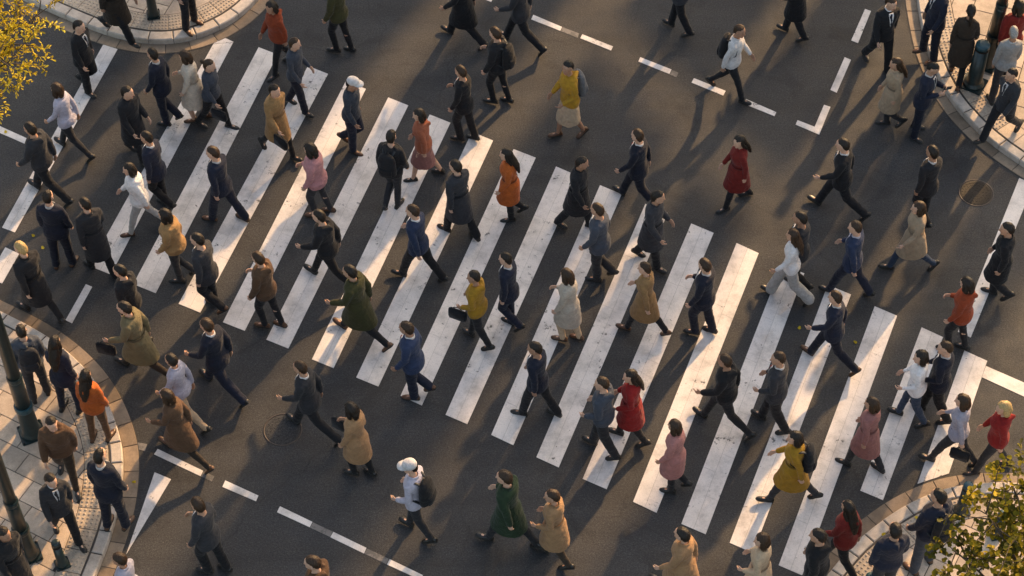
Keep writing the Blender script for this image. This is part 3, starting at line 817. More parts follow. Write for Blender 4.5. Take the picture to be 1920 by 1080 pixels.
def rig(pose, sex):
    P = POSES[pose]; r = Rig(); r.P = P; r.sex = sex
    f = sex == 'f'
    r.sw = 0.148 if f else 0.168; r.hw = 0.088 if f else 0.086
    lean = math.tan(R(P['lean']))
    r.T = lambda p: V((p[0], p[1] + lean * max(0, p[2] - 0.95), p[2]))
    r.legs = []
    for i, s in enumerate((1, -1)):
        a, k, ft = (R(x) for x in P['L'][i]); x = s * r.hw; x2 = s * (r.hw + P['spread'] * (1 if P['spread'] else 0) - (0.02 if not P['spread'] else 0))
        hip = V((x, 0, HIPZ)); knee = hip + V(((x2 - x) * 0.5, sin(a) * TH, -cos(a) * TH))
        b = a - k; ank = knee + V(((x2 - x) * 0.5, sin(b) * SH, -cos(b) * SH))
        fp = b + ft if P['spread'] == 0 else 0.0
        fp = max(-1.0, min(0.45, b * 0.5 + ft * 0.8)) if P['spread'] == 0 else 0.0
        fd = V((s * 0.16, cos(fp), sin(fp))).normalized(); up = V((0, -sin(fp), cos(fp)))
        r.legs.append((hip, knee, ank, fd, up))
    low = 9
    for hip, knee, ank, fd, up in r.legs:
        heel = ank - fd * 0.055 - up * 0.075; toe = ank + fd * 0.16 - up * 0.075
        low = min(low, heel.z, toe.z)
    r.dz = -low
    r.arms = []
    tw = R((P['A'][1][0] - P['A'][0][0]) * 0.18)
    for i, s in enumerate((1, -1)):
        a, e = (R(x) for x in P['A'][i])
        sh = V((s * r.sw, s * sin(tw) * r.sw, 1.388))
        d1 = V((s * 0.13, sin(a), -cos(a))).normalized(); el = sh + d1 * 0.275
        b = a + e; inw = P.get('inward', 0.0) if e > R(60) else -0.03
        d2 = V((-s * inw, sin(b), -cos(b))).normalized(); wr = el + d2 * 0.245
        r.arms.append((r.T(sh), r.T(el), r.T(wr), d2, s))
    r.hc = r.T((0, 0.028, 1.628))
    r.HM = Matrix.Translation(r.hc) @ Matrix.Rotation(R(P['turn']), 4, 'Z') @ Matrix.Rotation(-R(P['nod']), 4, 'X')
    return r
def torso_rings(r, tab, grow=0.0):
    """tab rows: z, half width, half depth, y offset"""
    out = []
    for z, hx, hy, yo in tab:
        out.append((r.T((0, yo, z)), V((hx + grow, 0, 0)), V((0, hy + grow, 0))))
    return out
TM = [(0.80, .10, .085, 0), (0.86, .155, .11, -.008), (0.93, .165, .115, -.012), (1.02, .145, .10, 0), (1.10, .138, .098, .004), (1.20, .152, .108, .006), (1.30, .168, .115, .004), (1.38, .175, .105, -.006), (1.425, .150, .085, -.012), (1.455, .09, .065, -.010), (1.475, .062, .058, -.004)]
TF = [(0.80, .10, .088, 0), (0.86, .160, .118, -.012), (0.93, .165, .118, -.014), (1.02, .132, .095, 0), (1.09, .118, .088, .004), (1.18, .130, .100, .010), (1.28, .146, .118, .014), (1.36, .152, .100, .0), (1.42, .128, .078, -.010), (1.455, .08, .058, -.008), (1.475, .054, .052, -.004)]
HEADR = [(-.118, .018, .022, .052), (-.106, .036, .044, .036), (-.085, .050, .064, .020), (-.05, .062, .082, .008), (-.01, .070, .093, .002), (.03, .074, .098, -.002), (.065, .070, .092, -.004), (.092, .054, .072, -.006), (.112, .026, .036, -.008), (.118, .01, .014, -.008)]
def hand(bm, wr, d, s, grip):
    n = V((-s, 0.12, 0.05)); n = (n - d * n.dot(d)).normalized()       # palm faces the body
    f = d.cross(n).normalized()
    if f.y < 0 and abs(d.y) < 0.8: f = -f
    if abs(d.y) >= 0.8 and f.z < 0: f = -f
    pal = wr + d * 0.045
    limb(bm, [wr - d * 0.02, wr + d * 0.02, wr + d * 0.085], [0.026, 0.030, 0.034], 10, True, 0.55, f)
    for i, (of, ln) in enumerate(((.028, .070), (.010, .080), (-.009, .074), (-.027, .058))):
        b0 = wr + d * (0.088 - abs(i - 1.2) * 0.006) + f * of
        k1 = b0 + (d * 0.93 + n * (0.25 + grip * 0.5)).normalized() * ln * 0.5
        k2 = k1 + (d * (0.75 - grip * 0.7) + n * (0.6 + grip * 0.6)).normalized() * ln * 0.5
        limb(bm, [b0 - d * 0.02, b0, k1, k2], [0.0095, 0.0095, 0.0088, 0.0072], 6)
    t0 = wr + d * 0.03 + f * 0.026; t1 = t0 + (d * 0.65 + f * 0.6 + n * 0.35).normalized() * 0.035; t2 = t1 + (d * 0.9 + f * 0.1 + n * 0.4).normalized() * 0.03
    limb(bm, [t0 - f * 0.01, t0, t1, t2], [0.012, 0.0125, 0.0105, 0.008], 6)
CACHE = {}
def cached(fn):
    def w(*a):
        k = (fn.__name__,) + a
        if k not in CACHE: CACHE[k] = fn(*a)
        return CACHE[k]
    return w
@cached
def get_rig(pose, sex): return rig(pose, sex)
@cached
def body_mesh(pose, sex):
    r = get_rig(pose, sex); f = sex == 'f'; bm = bmesh.new(); k = 0.88 if f else 1.0
    ring_loft(bm, torso_rings(r, TF if f else TM, -.012), 20)
    for hip, knee, ank, fd, up in r.legs:
        limb(bm, [hip + V((0, 0, .02)), hip.lerp(knee, .35), knee, knee.lerp(ank, .3), ank], [.082, .075, .052, .053, .036], 12)
        limb(bm, [ank - up * .035 - fd * .035, ank - up * .045 + fd * .06, ank - up * .055 + fd * .14], [.033, .034, .022], 10, True, .8, V((1, 0, 0)))
    for sh, el, wr, d, s in r.arms:
        limb(bm, [sh + V((-s * .02, 0, -.025)), sh.lerp(el, .5), el, el.lerp(wr, .3), wr], [.036 * k, .036 * k, .031 * k, .031 * k, .025 * k], 10)
        hand(bm, wr, d, s, 0.75 if r.P.get('inward') and d.z > -0.3 else 0.25)
    # neck and head
    limb(bm, [r.T((0, -.012, 1.44)), r.T((0, -.004, 1.50)), r.HM @ V((0, -.012, -.07))], [.056 * k, .052 * k, .052 * k], 12)
    M = r.HM
    ex = M.to_3x3()
    ring_loft(bm, [(M @ V((0, yo, dz)), ex @ V((hx, 0, 0)), ex @ V((0, hy, 0))) for dz, hx, hy, yo in HEADR], 20)
    limb(bm, [M @ V((0, .088, .022)), M @ V((0, .100, -.012)), M @ V((0, .106, -.026))], [.008, .011, .0135], 8)
    for s in (1, -1):
        limb(bm, [M @ V((s * .071, -.012, .022)), M @ V((s * .078, -.018, 0.0)), M @ V((s * .071, -.008, -.026))], [.013, .015, .010], 8)
        limb(bm, [M @ V((s * .012, .087, .031)), M @ V((s * .046, .072, .029))], [.006, .006], 6)      # brow
        limb(bm, [M @ V((s * .040, .066, -.030)), M @ V((s * .030, .074, -.040))], [.018, .014], 6)   # cheek
    limb(bm, [M @ V((-.020, .082, -.064)), M @ V((0, .090, -.062)), M @ V((.020, .082, -.064))], [.007, .0085, .007], 6)
    limb(bm, [M @ V((-.012, .070, -.098)), M @ V((.012, .070, -.098))], [.018, .018], 6)
    me = remesh(bm, 0.0082, 3, 0.4, 0.4)
    at = me.attributes.new('lip', 'FLOAT', 'POINT'); Mi = M.inverted(); vals = []
    for v in me.vertices:
        q = Mi @ v.co; vals.append(1.0 if (abs(q.x) < .026 and abs(q.z + .063) < .010 and q.y > .07) else 0.0)
    at.data.foreach_set('value', vals)
    return me
@cached
def top_mesh(pose, sex, cut):
    r = get_rig(pose, sex); f = sex == 'f'; bm = bmesh.new()
    tab = list(TF if f else TM); g = {'jacket': .020, 'shirt': .013, 'hoodie': .026, 'coat': .022, 'puffer': .036}[cut]
    up = [t for t in tab if t[0] >= 0.98]
    hy = max(abs(r.legs[0][1].y), abs(r.legs[1][1].y))
    if cut == 'coat':
        low = []
        for z in (0.50, 0.60, 0.72, 0.84, 0.93):
            t = (HIPZ - z) / TH
            ys = [l[0].y + (l[1].y - l[0].y) * max(0, t) for l in r.legs]
            low.append((z, .172 + .016 * t, .134 + abs(ys[0] - ys[1]) * .40, (ys[0] + ys[1]) / 2 - .02 * t))
        tab = low + up
    elif cut == 'jacket': tab = [(0.775, .183, .135, -.004), (0.86, .178, .132, -.008), (0.93, .170, .122, -.01)] + up
    elif cut == 'shirt': tab = [(0.85, .182, .134, -.008), (0.93, .178, .130, -.01), (0.985, .164, .118, -.004)] + [u for u in up if u[0] > 1.0]
    else: tab = [(0.83, .166, .120, -.008), (0.87, .174, .124, -.008), (0.94, .172, .122, -.01)] + [(z, max(a, .15 if not f else .138), b + .006, y) for z, a, b, y in up]
    tab = [t if t[0] < 1.44 else (t[0] - .01, t[1], t[2], t[3]) for t in tab[:-1]]
    ring_loft(bm, torso_rings(r, tab, g), 20)
    sl = {'jacket': 1.0, 'shirt': .9, 'hoodie': 1.12, 'coat': 1.06, 'puffer': 1.25}[cut] * (0.88 if f else 1.0)
    for sh, el, wr, d, s in r.arms:
        c = r.T((s * .062, -.012, 1.418))
        limb(bm, [c, sh + V((-s * .012, 0, -.006)), sh.lerp(el, .45), el, el.lerp(wr, .5), wr - d * .01], [.058, .061 * sl, .060 * sl, .054 * sl, .049 * sl, .041 * sl], 12)
    if cut == 'hoodie':     # hood lying on the back
        limb(bm, [r.T((-.085, -.045, 1.45)), r.T((0, -.115, 1.43)), r.T((.085, -.045, 1.45))], [.042, .062, .042], 10)
    if cut == 'puffer':
        pass
    return remesh(bm, 0.0115, 5, 0.5, 1.0, 0.008 if cut != 'puffer' else 0.013, hash((pose, cut)) % 17 if False else len(pose) + len(cut))
@cached
def bottom_mesh(pose, sex, cut):
    r = get_rig(pose, sex); f = sex == 'f'; bm = bmesh.new()
    tab = [t for t in (TF if f else TM) if t[0] <= 1.03]
    tab = [(z, max(.13, hx) + .010, max(.1, hy) + .010, yo) for z, hx, hy, yo in tab]
    if cut == 'skirt':
        k0, k1 = r.legs[0][1], r.legs[1][1]
        tab = [(0.42, .20, .13 + abs(k0.y - k1.y) * .45, (k0.y + k1.y) / 2), (0.55, .19, .125 + abs(k0.y - k1.y) * .35, (k0.y + k1.y) / 2 * .8), (0.72, .18, .125 + abs(k0.y - k1.y) * .15, (k0.y + k1.y) * .2)] + tab[1:]
        ring_loft(bm, torso_rings(r, tab), 20)
        return remesh(bm, 0.012, 4, 0.5, 1.0, 0.014, 3)
    ring_loft(bm, torso_rings(r, tab), 20)
    w = {'slim': (.092, .084, .062, .058, .048), 'suit': (.096, .090, .074, .070, .064), 'wide': (.098, .096, .090, .092, .095)}[cut]
    for hip, knee, ank, fd, up in r.legs:
        e = ank + (ank - knee).normalized() * 0.012
        limb(bm, [hip + V((0, 0, .02)), hip.lerp(knee, .35), knee, knee.lerp(ank, .35), e], w, 14)
    return remesh(bm, 0.0115, 5, 0.5, 1.0, 0.009, len(pose))
@cached
def shoe_mesh(kind):
    bm = bmesh.new()      # local: ankle at origin, toe along +Y
    h = -.075
    prof = [(-.075, .028, .045), (-.055, .036, .062), (-.01, .036, .070), (.04, .038, .055), (.09, .043, .040), (.135, .040, .034), (.165, .026, .026), (.180, .010, .016)]
    rings = []
    for y, hw, ht in prof: rings.append((V((0, y, h + ht / 2 + .004)), V((hw, 0, 0)), V((0, 0, ht / 2 + .004))))
    ring_loft(bm, rings, 14)
    limb(bm, [V((0, -.02, -.03)), V((0, -.02, .01))], [.036, .035], 10)
    me = remesh(bm, 0.007, 3, 0.5, 0.6)
    for v in me.vertices: v.co.z = max(v.co.z, h)
    return me
@cached
def sole_mesh():
    bm = bmesh.new(); pts = []
    for y, hw in ((-.082, .018), (-.07, .032), (-.03, .037), (.04, .038), (.09, .046), (.14, .043), (.172, .028), (.186, .010)): pts.append((hw, y))
    poly = pts + [(-x, y) for x, y in pts[::-1]]
    return from_bm('sole', prism(poly, -.0775, -.062))
@cached
def hair_mesh(kind):
    """in head coordinates"""
    bm = bmesh.new()
    def cap(sx=1.0, front=.080, nape=-.075, th=.012):
        g = bmesh.ops.create_uvsphere(bm, u_segments=28, v_segments=20, radius=1.0)
        for q in g['verts']:
            n = q.co.copy()
            p = V((n.x * (.076 + th) * sx, n.y * ((.100 + th) if n.y < 0 else (.098 + th * .3)) - .004, n.z * (.118 + th * .9) + .004))
            if p.y > .03: line = front + .012 - .25 * abs(p.x)
            elif p.y > -.035: line = front + (.016 - front) * (.03 - p.y) / .065
            else: line = .016 + (nape - .016) * min(1, (-.035 - p.y) / .035)
            if p.z < line: p = V((p.x * .55, min(p.y, .07) * .6, max(p.z, line - .012)))
            q.co = p
    if kind == 'short': cap()
    elif kind == 'crop': cap(0.98, .084, -.06, .007)
    elif kind == 'bob':
        cap(1.03, .074, -.10, .016)
        for s in (1, -1): limb(bm, [V((s * .07, -.02, .03)), V((s * .082, -.022, -.05)), V((s * .076, -.03, -.11))], [.03, .036, .028], 10, True, 1.3)
        limb(bm, [V((0, -.07, .02)), V((0, -.085, -.06)), V((0, -.08, -.115))], [.06, .066, .05], 12, True, .7)
    elif kind == 'long':
        cap(1.02, .076, -.10, .014)
        limb(bm, [V((0, -.06, .04)), V((0, -.088, -.06)), V((0, -.120, -.16)), V((0, -.150, -.26)), V((0, -.165, -.37))], [.06, .076, .085, .078, .045], 16, True, .52)
        for s in (1, -1): limb(bm, [V((s * .066, -.015, .03)), V((s * .078, -.03, -.06)), V((s * .074, -.075, -.16))], [.026, .03, .024], 10)
    elif kind == 'tail':
        cap(1.0, .078, -.08, .010)
        limb(bm, [V((0, -.095, .03)), V((0, -.125, -.01)), V((0, -.140, -.12)), V((0, -.145, -.24))], [.022, .032, .032, .014], 10)
    elif kind == 'bun':
        cap(1.0, .078, -.08, .010); ellipsoid(bm, (0, -.125, .045), (.042, .040, .042))
    me = remesh(bm, 0.0062, 2, 0.5, 0.5)
    push(me, lambda p: 0.0055 * (noise.noise(V((p.x * 70, p.y * 70, p.z * 16))) + .9 * noise.noise(V((p.x * 26, p.y * 26, p.z * 12))) + .5 * noise.noise(p * 15)))
    return me
@cached
def hat_mesh(kind):
    bm = bmesh.new()
    if kind == 'cap':
        lathe(bm, [(.088, .045), (.090, .07), (.082, .105), (.056, .132), (.018, .142)], 20)
        for q in bm.verts: q.co.y *= 1.16
        b = [V((x, .10 + .075 * math.sqrt(max(0, 1 - (x / .085) ** 2)), .042)) for x in (-.085, -.06, -.03, 0, .03, .06, .085)] + [V((.085, .04, .045)), V((-.085, .04, .045))]
        lo = [bm.verts.new(p) for p in b]; hi = [bm.verts.new(p + V((0, 0, .008))) for p in b]
        for i in range(len(b)): bm.faces.new((lo[i], lo[(i + 1) % len(b)], hi[(i + 1) % len(b)], hi[i]))
        bm.faces.new(hi); bm.faces.new(lo[::-1])
    else:
        lathe(bm, [(.175, .036), (.178, .042), (.105, .056), (.098, .10), (.085, .135), (.03, .142)], 24)
        for q in bm.verts: q.co.y *= 1.1
    return from_bm('hat', bm, True)
@cached
def belt_mesh(pose, sex):
    r = get_rig(pose, sex); bm = bmesh.new(); hx, hy = (.138, .111) if sex == 'f' else (.166, .127); seg = 24; rows = []
    for k, z in ((1.0, 1.045), (1.05, 1.05), (1.05, 1.085), (1.0, 1.09)):
        rows.append([bm.verts.new(r.T(((hx + .012) * k * cos(2 * pi * i / seg), .003 + (hy + .012) * k * sin(2 * pi * i / seg), z))) for i in range(seg)])
    rows.append(rows[0])
    for A, B in zip(rows, rows[1:]):
        for i in range(seg): bm.faces.new((A[i], A[(i + 1) % seg], B[(i + 1) % seg], B[i]))
    return from_bm('belt', bm, True)
@cached
def eye_mesh():
    bm = bmesh.new(); bmesh.ops.create_uvsphere(bm, u_segments=8, v_segments=6, radius=.0068); return from_bm('eye', bm, True)
@cached
def collar_mesh(sex):
    bm = bmesh.new(); seg = 18; rows = []
    k = .88 if sex == 'f' else 1.0
    for rr, z in ((.060, .0), (.068, .0), (.062, .045), (.056, .045)):
        rows.append([bm.verts.new((rr * k * cos(2 * pi * i / seg), rr * k * 1.05 * sin(2 * pi * i / seg), z - (.022 if sin(2 * pi * i / seg) > .6 else 0) * (1 if z > 0 else 1.2))) for i in range(seg)])
    rows.append(rows[0])
    for A, B in zip(rows, rows[1:]):
        for i in range(seg): bm.faces.new((A[i], A[(i + 1) % seg], B[(i + 1) % seg], B[i]))
    return from_bm('collar', bm, True)
def front_patch(pts, yb, bulge):
    bm = bmesh.new(); lo = [bm.verts.new((x, yb(z, x), z)) for x, z in pts]; hi = [bm.verts.new((x, yb(z, x) + .009, z)) for x, z in pts]
    for i in range(len(pts)): bm.faces.new((lo[i], lo[(i + 1) % len(pts)], hi[(i + 1) % len(pts)], hi[i]))
    bm.faces.new(hi); bm.faces.new(lo[::-1]); return bm
@cached
def shirtfront_mesh(pose, sex, what):
    r = get_rig(pose, sex); tab = TF if sex == 'f' else TM
    def yb(z, x):
        for a, b in zip(tab, tab[1:]):
            if a[0] <= z <= b[0]:
                t = (z - a[0]) / (b[0] - a[0]); hx = a[1] + (b[1] - a[1]) * t + .02; hy = a[2] + (b[2] - a[2]) * t + .02; yo = a[3] + (b[3] - a[3]) * t
                return r.T((0, yo + hy * math.sqrt(max(0.05, 1 - (x / hx) ** 2)), z)).y + .005
        return .08
    if what == 'shirt': pts = [(0, 1.17), (.018, 1.25), (.034, 1.34), (.044, 1.40), (.040, 1.44), (-.040, 1.44), (-.044, 1.40), (-.034, 1.34), (-.018, 1.25)]
    else: pts = [(0, 1.19), (.013, 1.23), (.011, 1.40), (.015, 1.430), (-.015, 1.430), (-.011, 1.40), (-.013, 1.23)]
    bm = front_patch(pts, (lambda z, x: yb(z, x) + (.006 if what == 'tie' else 0)), 0)
    return from_bm(what, bm)
BLACK_SHOE = make_plain('black_leather', (0.012, 0.011, 0.010), 0.35, 0, .2, 30, .05)
BROWN_SHOE = make_plain('brown_leather', (0.10, 0.042, 0.018), 0.4, 0, .25, 30, .05)
WHITE_SHOE = make_plain('white_trainer', (0.55, 0.53, 0.50), 0.6, 0, .1, 30, .05)
RUBBER = make_plain('rubber_sole', (0.03, 0.028, 0.026), 0.8)
EYE = make_plain('eye_dark', (0.02, 0.015, 0.012), 0.15, 0, 0, 5, 0)
DARKLEATHER = make_plain('black_nylon', (0.014, 0.015, 0.017), 0.55, 0, .25, 40, .15)
C = dict(black=(.013, .013, .015), charcoal=(.030, .030, .034), navy=(.011, .014, .027), blue=(.022, .036, .078), slate=(.044, .051, .066),
  white=(.66, .62, .60), cream=(.60, .50, .40), lavender=(.46, .43, .50), beige=(.45, .32, .21), camel=(.34, .19, .08), tan=(.36, .20, .10), mustard=(.37, .19, .018),
  olive=(.045, .042, .014), khaki=(.16, .125, .065), orange=(.44, .095, .018), coral=(.42, .12, .06), red=(.29, .015, .014), darkred=(.18, .016, .012), rust=(.30, .052, .018),
  pink=(.42, .19, .19), rose=(.33, .14, .125), brown=(.10, .052, .028), grey=(.13, .13, .135), lightgrey=(.36, .345, .33), jeans=(.035, .055, .095), darkbrown=(.038, .026, .018), green=(.016, .034, .016))
HC = dict(k=(.008, .006, .005), d=(.014, .009, .006), b=(.035, .018, .009), g=(.30, .28, .26), y=(.42, .28, .12), w=(.5, .48, .46))
def person(head, face, pose, sex, top, bot, hair, label, shoe='k', extra=(), h=None, z=0.0, hat=None, hatcol=None, skin_i=None, collar=None, group='people crossing the road'):
    """head = pixel of the crown of the head; top = (cut, colour); bot = (cut, colour); hair = (kind, colour)"""
    rnd = random.Random(int(head[0] * 13 + head[1] * 7))
    if pose in ('wA', 'wB', 'wE', 'wC') and 'strid' not in label and rnd.random() < .38: pose = rnd.choice(('wG', 'wH'))
    h = h or (1.60 + 0.16 * max(0, min(1, head[1] / 1080)) + (0.04 if sex == 'm' else -0.04) + rnd.uniform(-.02, .02))
    r = get_rig(pose, sex); sc = h / 1.75
    top_h = (r.HM @ V((0, -.02, .125)) + V((0, 0, r.dz)))
    p = G(head[0], head[1], z + top_h.z * sc)
    rz = R(face) - pi / 2
    off = Matrix.Rotation(rz, 3, 'Z') @ V((top_h.x, top_h.y, 0)) * sc
    e = tag(empty('person', (p.x - off.x, p.y - off.y, z), rz, (sc * rnd.uniform(.92, 1.06), sc * rnd.uniform(.94, 1.07), sc)), label, 'person', group)
    D = (0, 0, r.dz)
    sk = skin(rnd.choice((0, 0, 0, 1, 1, 2)) if skin_i is None else skin_i)
    body = mesh_obj('body', body_mesh(pose, sex), sk, e, D)
    for s in (1, -1):
        o = mesh_obj('eye', eye_mesh(), EYE, body); o.location = r.HM @ V((s * .031, .0800, .009))
    tname = {'jacket': 'jacket', 'shirt': 'shirt', 'hoodie': 'hooded_top', 'coat': 'coat', 'puffer': 'padded_jacket'}[top[0]]
    o = mesh_obj(tname, top_mesh(pose, sex, top[0]), cloth(C[top[1]]), e, D)
    bname = 'skirt' if bot[0] == 'skirt' else 'trousers'
    mesh_obj(bname, bottom_mesh(pose, sex, bot[0]), cloth(C[bot[1]]), e, D)
    sm = {'k': BLACK_SHOE, 'b': BROWN_SHOE, 'w': WHITE_SHOE}[shoe]
    for hip, knee, ank, fd, up in r.legs:
        M = Matrix.Translation(ank + V(D)) @ Matrix((fd.cross(up).normalized(), fd, fd.cross(up).normalized().cross(fd))).transposed().to_4x4()
        o = mesh_obj('shoe', shoe_mesh('a'), sm, e); o.matrix_local = M
        q = mesh_obj('sole', sole_mesh(), WHITE_SHOE if shoe == 'w' else RUBBER, o)
    Hm = Matrix.Translation(V(D)) @ r.HM
    if hair:
        o = mesh_obj('hair', hair_mesh(hair[0]), hairmat(HC[hair[1]]), e); o.matrix_local = Hm @ Matrix.Rotation(rnd.uniform(-.06, .06), 4, 'Z') @ Matrix.Diagonal((rnd.uniform(.99, 1.06), rnd.uniform(.99, 1.05), rnd.uniform(.98, 1.07), 1))
    if hat:
        o = mesh_obj('hat', hat_mesh(hat), cloth(hatcol), e); o.matrix_local = Hm
    cc = collar or ('white' if top[0] == 'jacket' and rnd.random() < .75 else None)
    if cc:
        o = mesh_obj('collar', collar_mesh(sex), cloth(C[cc]), e); q = r.T((0, -.008, 1.448)); o.location = q + V(D)
    elif top[0] in ('coat', 'shirt', 'puffer'):
        o = mesh_obj('collar', collar_mesh(sex), cloth(C[top[1]]), e); q = r.T((0, -.008, 1.445)); o.location = q + V(D); o.scale = (1.15, 1.15, 1.1)
    if top[0] == 'jacket' and sex == 'm':
        mesh_obj('shirt_front', shirtfront_mesh(pose, sex, 'shirt'), cloth(C[cc or 'white']), e, D)
        if rnd.random() < .6: mesh_obj('tie', shirtfront_mesh(pose, sex, 'tie'), cloth(C[rnd.choice(('navy', 'darkred', 'charcoal', 'slate'))]), e, D)
    if top[0] == 'coat' and rnd.random() < .55: mesh_obj('belt', belt_mesh(pose, sex), cloth(tuple(v * .55 for v in C[top[1]])), e, D)
    Mw = Matrix.Translation(e.location) @ Matrix.Rotation(rz, 4, 'Z') @ Matrix.Diagonal((*e.scale, 1))
    for x in extra: x(e, r, Mw, rz, sc)
    return e
@cached
def pack_mesh(part):
    bm = bmesh.new()
    if part == 'bag':
        ring_loft(bm, [(V((0, 0, -.23)), V((.13, 0, 0)), V((0, .065, 0))), (V((0, -.005, -.20)), V((.155, 0, 0)), V((0, .088, 0))), (V((0, -.008, -.05)), V((.158, 0, 0)), V((0, .092, 0))), (V((0, 0, .10)), V((.148, 0, 0)), V((0, .080, 0))), (V((0, .005, .19)), V((.12, 0, 0)), V((0, .06, 0))), (V((0, .01, .225)), V((.07, 0, 0)), V((0, .03, 0)))], 20)
        return remesh(bm, .011, 3, .5, 1.0, .006, 2)
    if part == 'pocket':
        ring_loft(bm, [(V((0, -.085, -.20)), V((.105, 0, 0)), V((0, .03, 0))), (V((0, -.088, -.12)), V((.115, 0, 0)), V((0, .04, 0))), (V((0, -.08, -.03)), V((.105, 0, 0)), V((0, .03, 0)))], 16)
        return remesh(bm, .010, 3, .5, 1.0, .004, 5)
    if part == 'handle':
        limb(bm, [V((-.03, .035, .21)), V((-.02, .035, .25)), V((.02, .035, .25)), V((.03, .035, .21))], [.008] * 4, 6); return from_bm('handle', bm, True)
    for_s = 1 if part == 'strapR' else -1
    s = for_s
    limb(bm, [V((s * .075, .05, .19)), V((s * .095, .105, .235)), V((s * .108, .20, .215)), V((s * .118, .265, .10)), V((s * .13, .25, -.05)), V((s * .14, .14, -.14)), V((s * .13, .04, -.17))], [.020] * 7, 8, True, .35, V((1, 0, 0)))
    return from_bm('strap', bm, True)
def backpack(col, label, mat=None):
    def f(e, r, Mw, rz, sc):
        M = Mw @ Matrix.Translation(r.T((0, -.185, 1.20)) + V((0, 0, r.dz)))
        b = empty('backpack', M.translation, rz, sc); tag(b, label, 'backpack', 'backpacks on people')
        mt = mat or cloth(col)
        main = mesh_obj('bag', pack_mesh('bag'), mt, b); mesh_obj('pocket', pack_mesh('pocket'), mt, b)
        mesh_obj('handle', pack_mesh('handle'), DARKLEATHER, b)
        for q in ('strapR', 'strapL'): mesh_obj('strap', pack_mesh(q), DARKLEATHER, b)
    return f
@cached
def handbag_mesh(part):
    bm = bmesh.new()
    if part == 'bag':
        box(bm, (0, 0, -.15), (.10, .30, .22)); bmesh.ops.bevel(bm, geom=bm.edges[:], offset=.025, segments=3, affect='EDGES')
        for v in bm.verts:
            if v.co.z > -.1: v.co.x *= .7
        return from_bm('bag', bm, True)
    limb(bm, [V((0, -.09, -.05)), V((0, -.06, .0)), V((0, 0, .02)), V((0, .06, .0)), V((0, .09, -.05))], [.008] * 5, 6); return from_bm('handle', bm, True)
def handbag(col, label, side=0, cat='bag', k=1.0):
    def f(e, r, Mw, rz, sc):
        sh, el, wr, d, s = r.arms[side]
        M = Mw @ Matrix.Translation(wr + d * .10 + V((s * .01, 0, r.dz - .02)))
        b = empty('handbag', M.translation, rz, sc * k); tag(b, label, cat, 'bags carried in hands')
        mesh_obj('bag', handbag_mesh('bag'), cloth(col), b); mesh_obj('handle', handbag_mesh('handle'), DARKLEATHER, b)
    return f
SCREEN = make_plain('phone_glass', (0.02, 0.025, 0.03), 0.1, 0, 0, 5, 0)
def phone(label):
    def f(e, r, Mw, rz, sc):
        wr = (r.arms[0][2] + r.arms[1][2]) / 2 if r.P['A'][1][1] > 60 else r.arms[0][2]; d = r.arms[0][3]
        M = Mw @ Matrix.Translation(wr + d * .11 + V((0, .01, r.dz + .035)))
        b = empty('mobile_phone', M.translation, rz, sc); tag(b, label, 'phone')
        b.rotation_euler = (R(35), 0, rz)
        bm = bmesh.new(); box(bm, (0, 0, 0), (.075, .155, .009)); bmesh.ops.bevel(bm, geom=bm.edges[:], offset=.003, segments=1, affect='EDGES'); mesh_obj('case', from_bm('case', bm), DARKLEATHER, b)
        bm = bmesh.new(); box(bm, (0, 0, .0055), (.068, .145, .002)); mesh_obj('screen', from_bm('screen', bm), SCREEN, b)
    return f
J, SHIRT, HOOD, COAT, PUFF = 'jacket', 'shirt', 'hoodie', 'coat', 'puffer'
UL, DR = 156, -26          # walking directions along the crosswalk (up-left, down-right)
BK = C['black']; NV = C['navy']; GY = C['grey']
KW = 'people waiting on the corners'
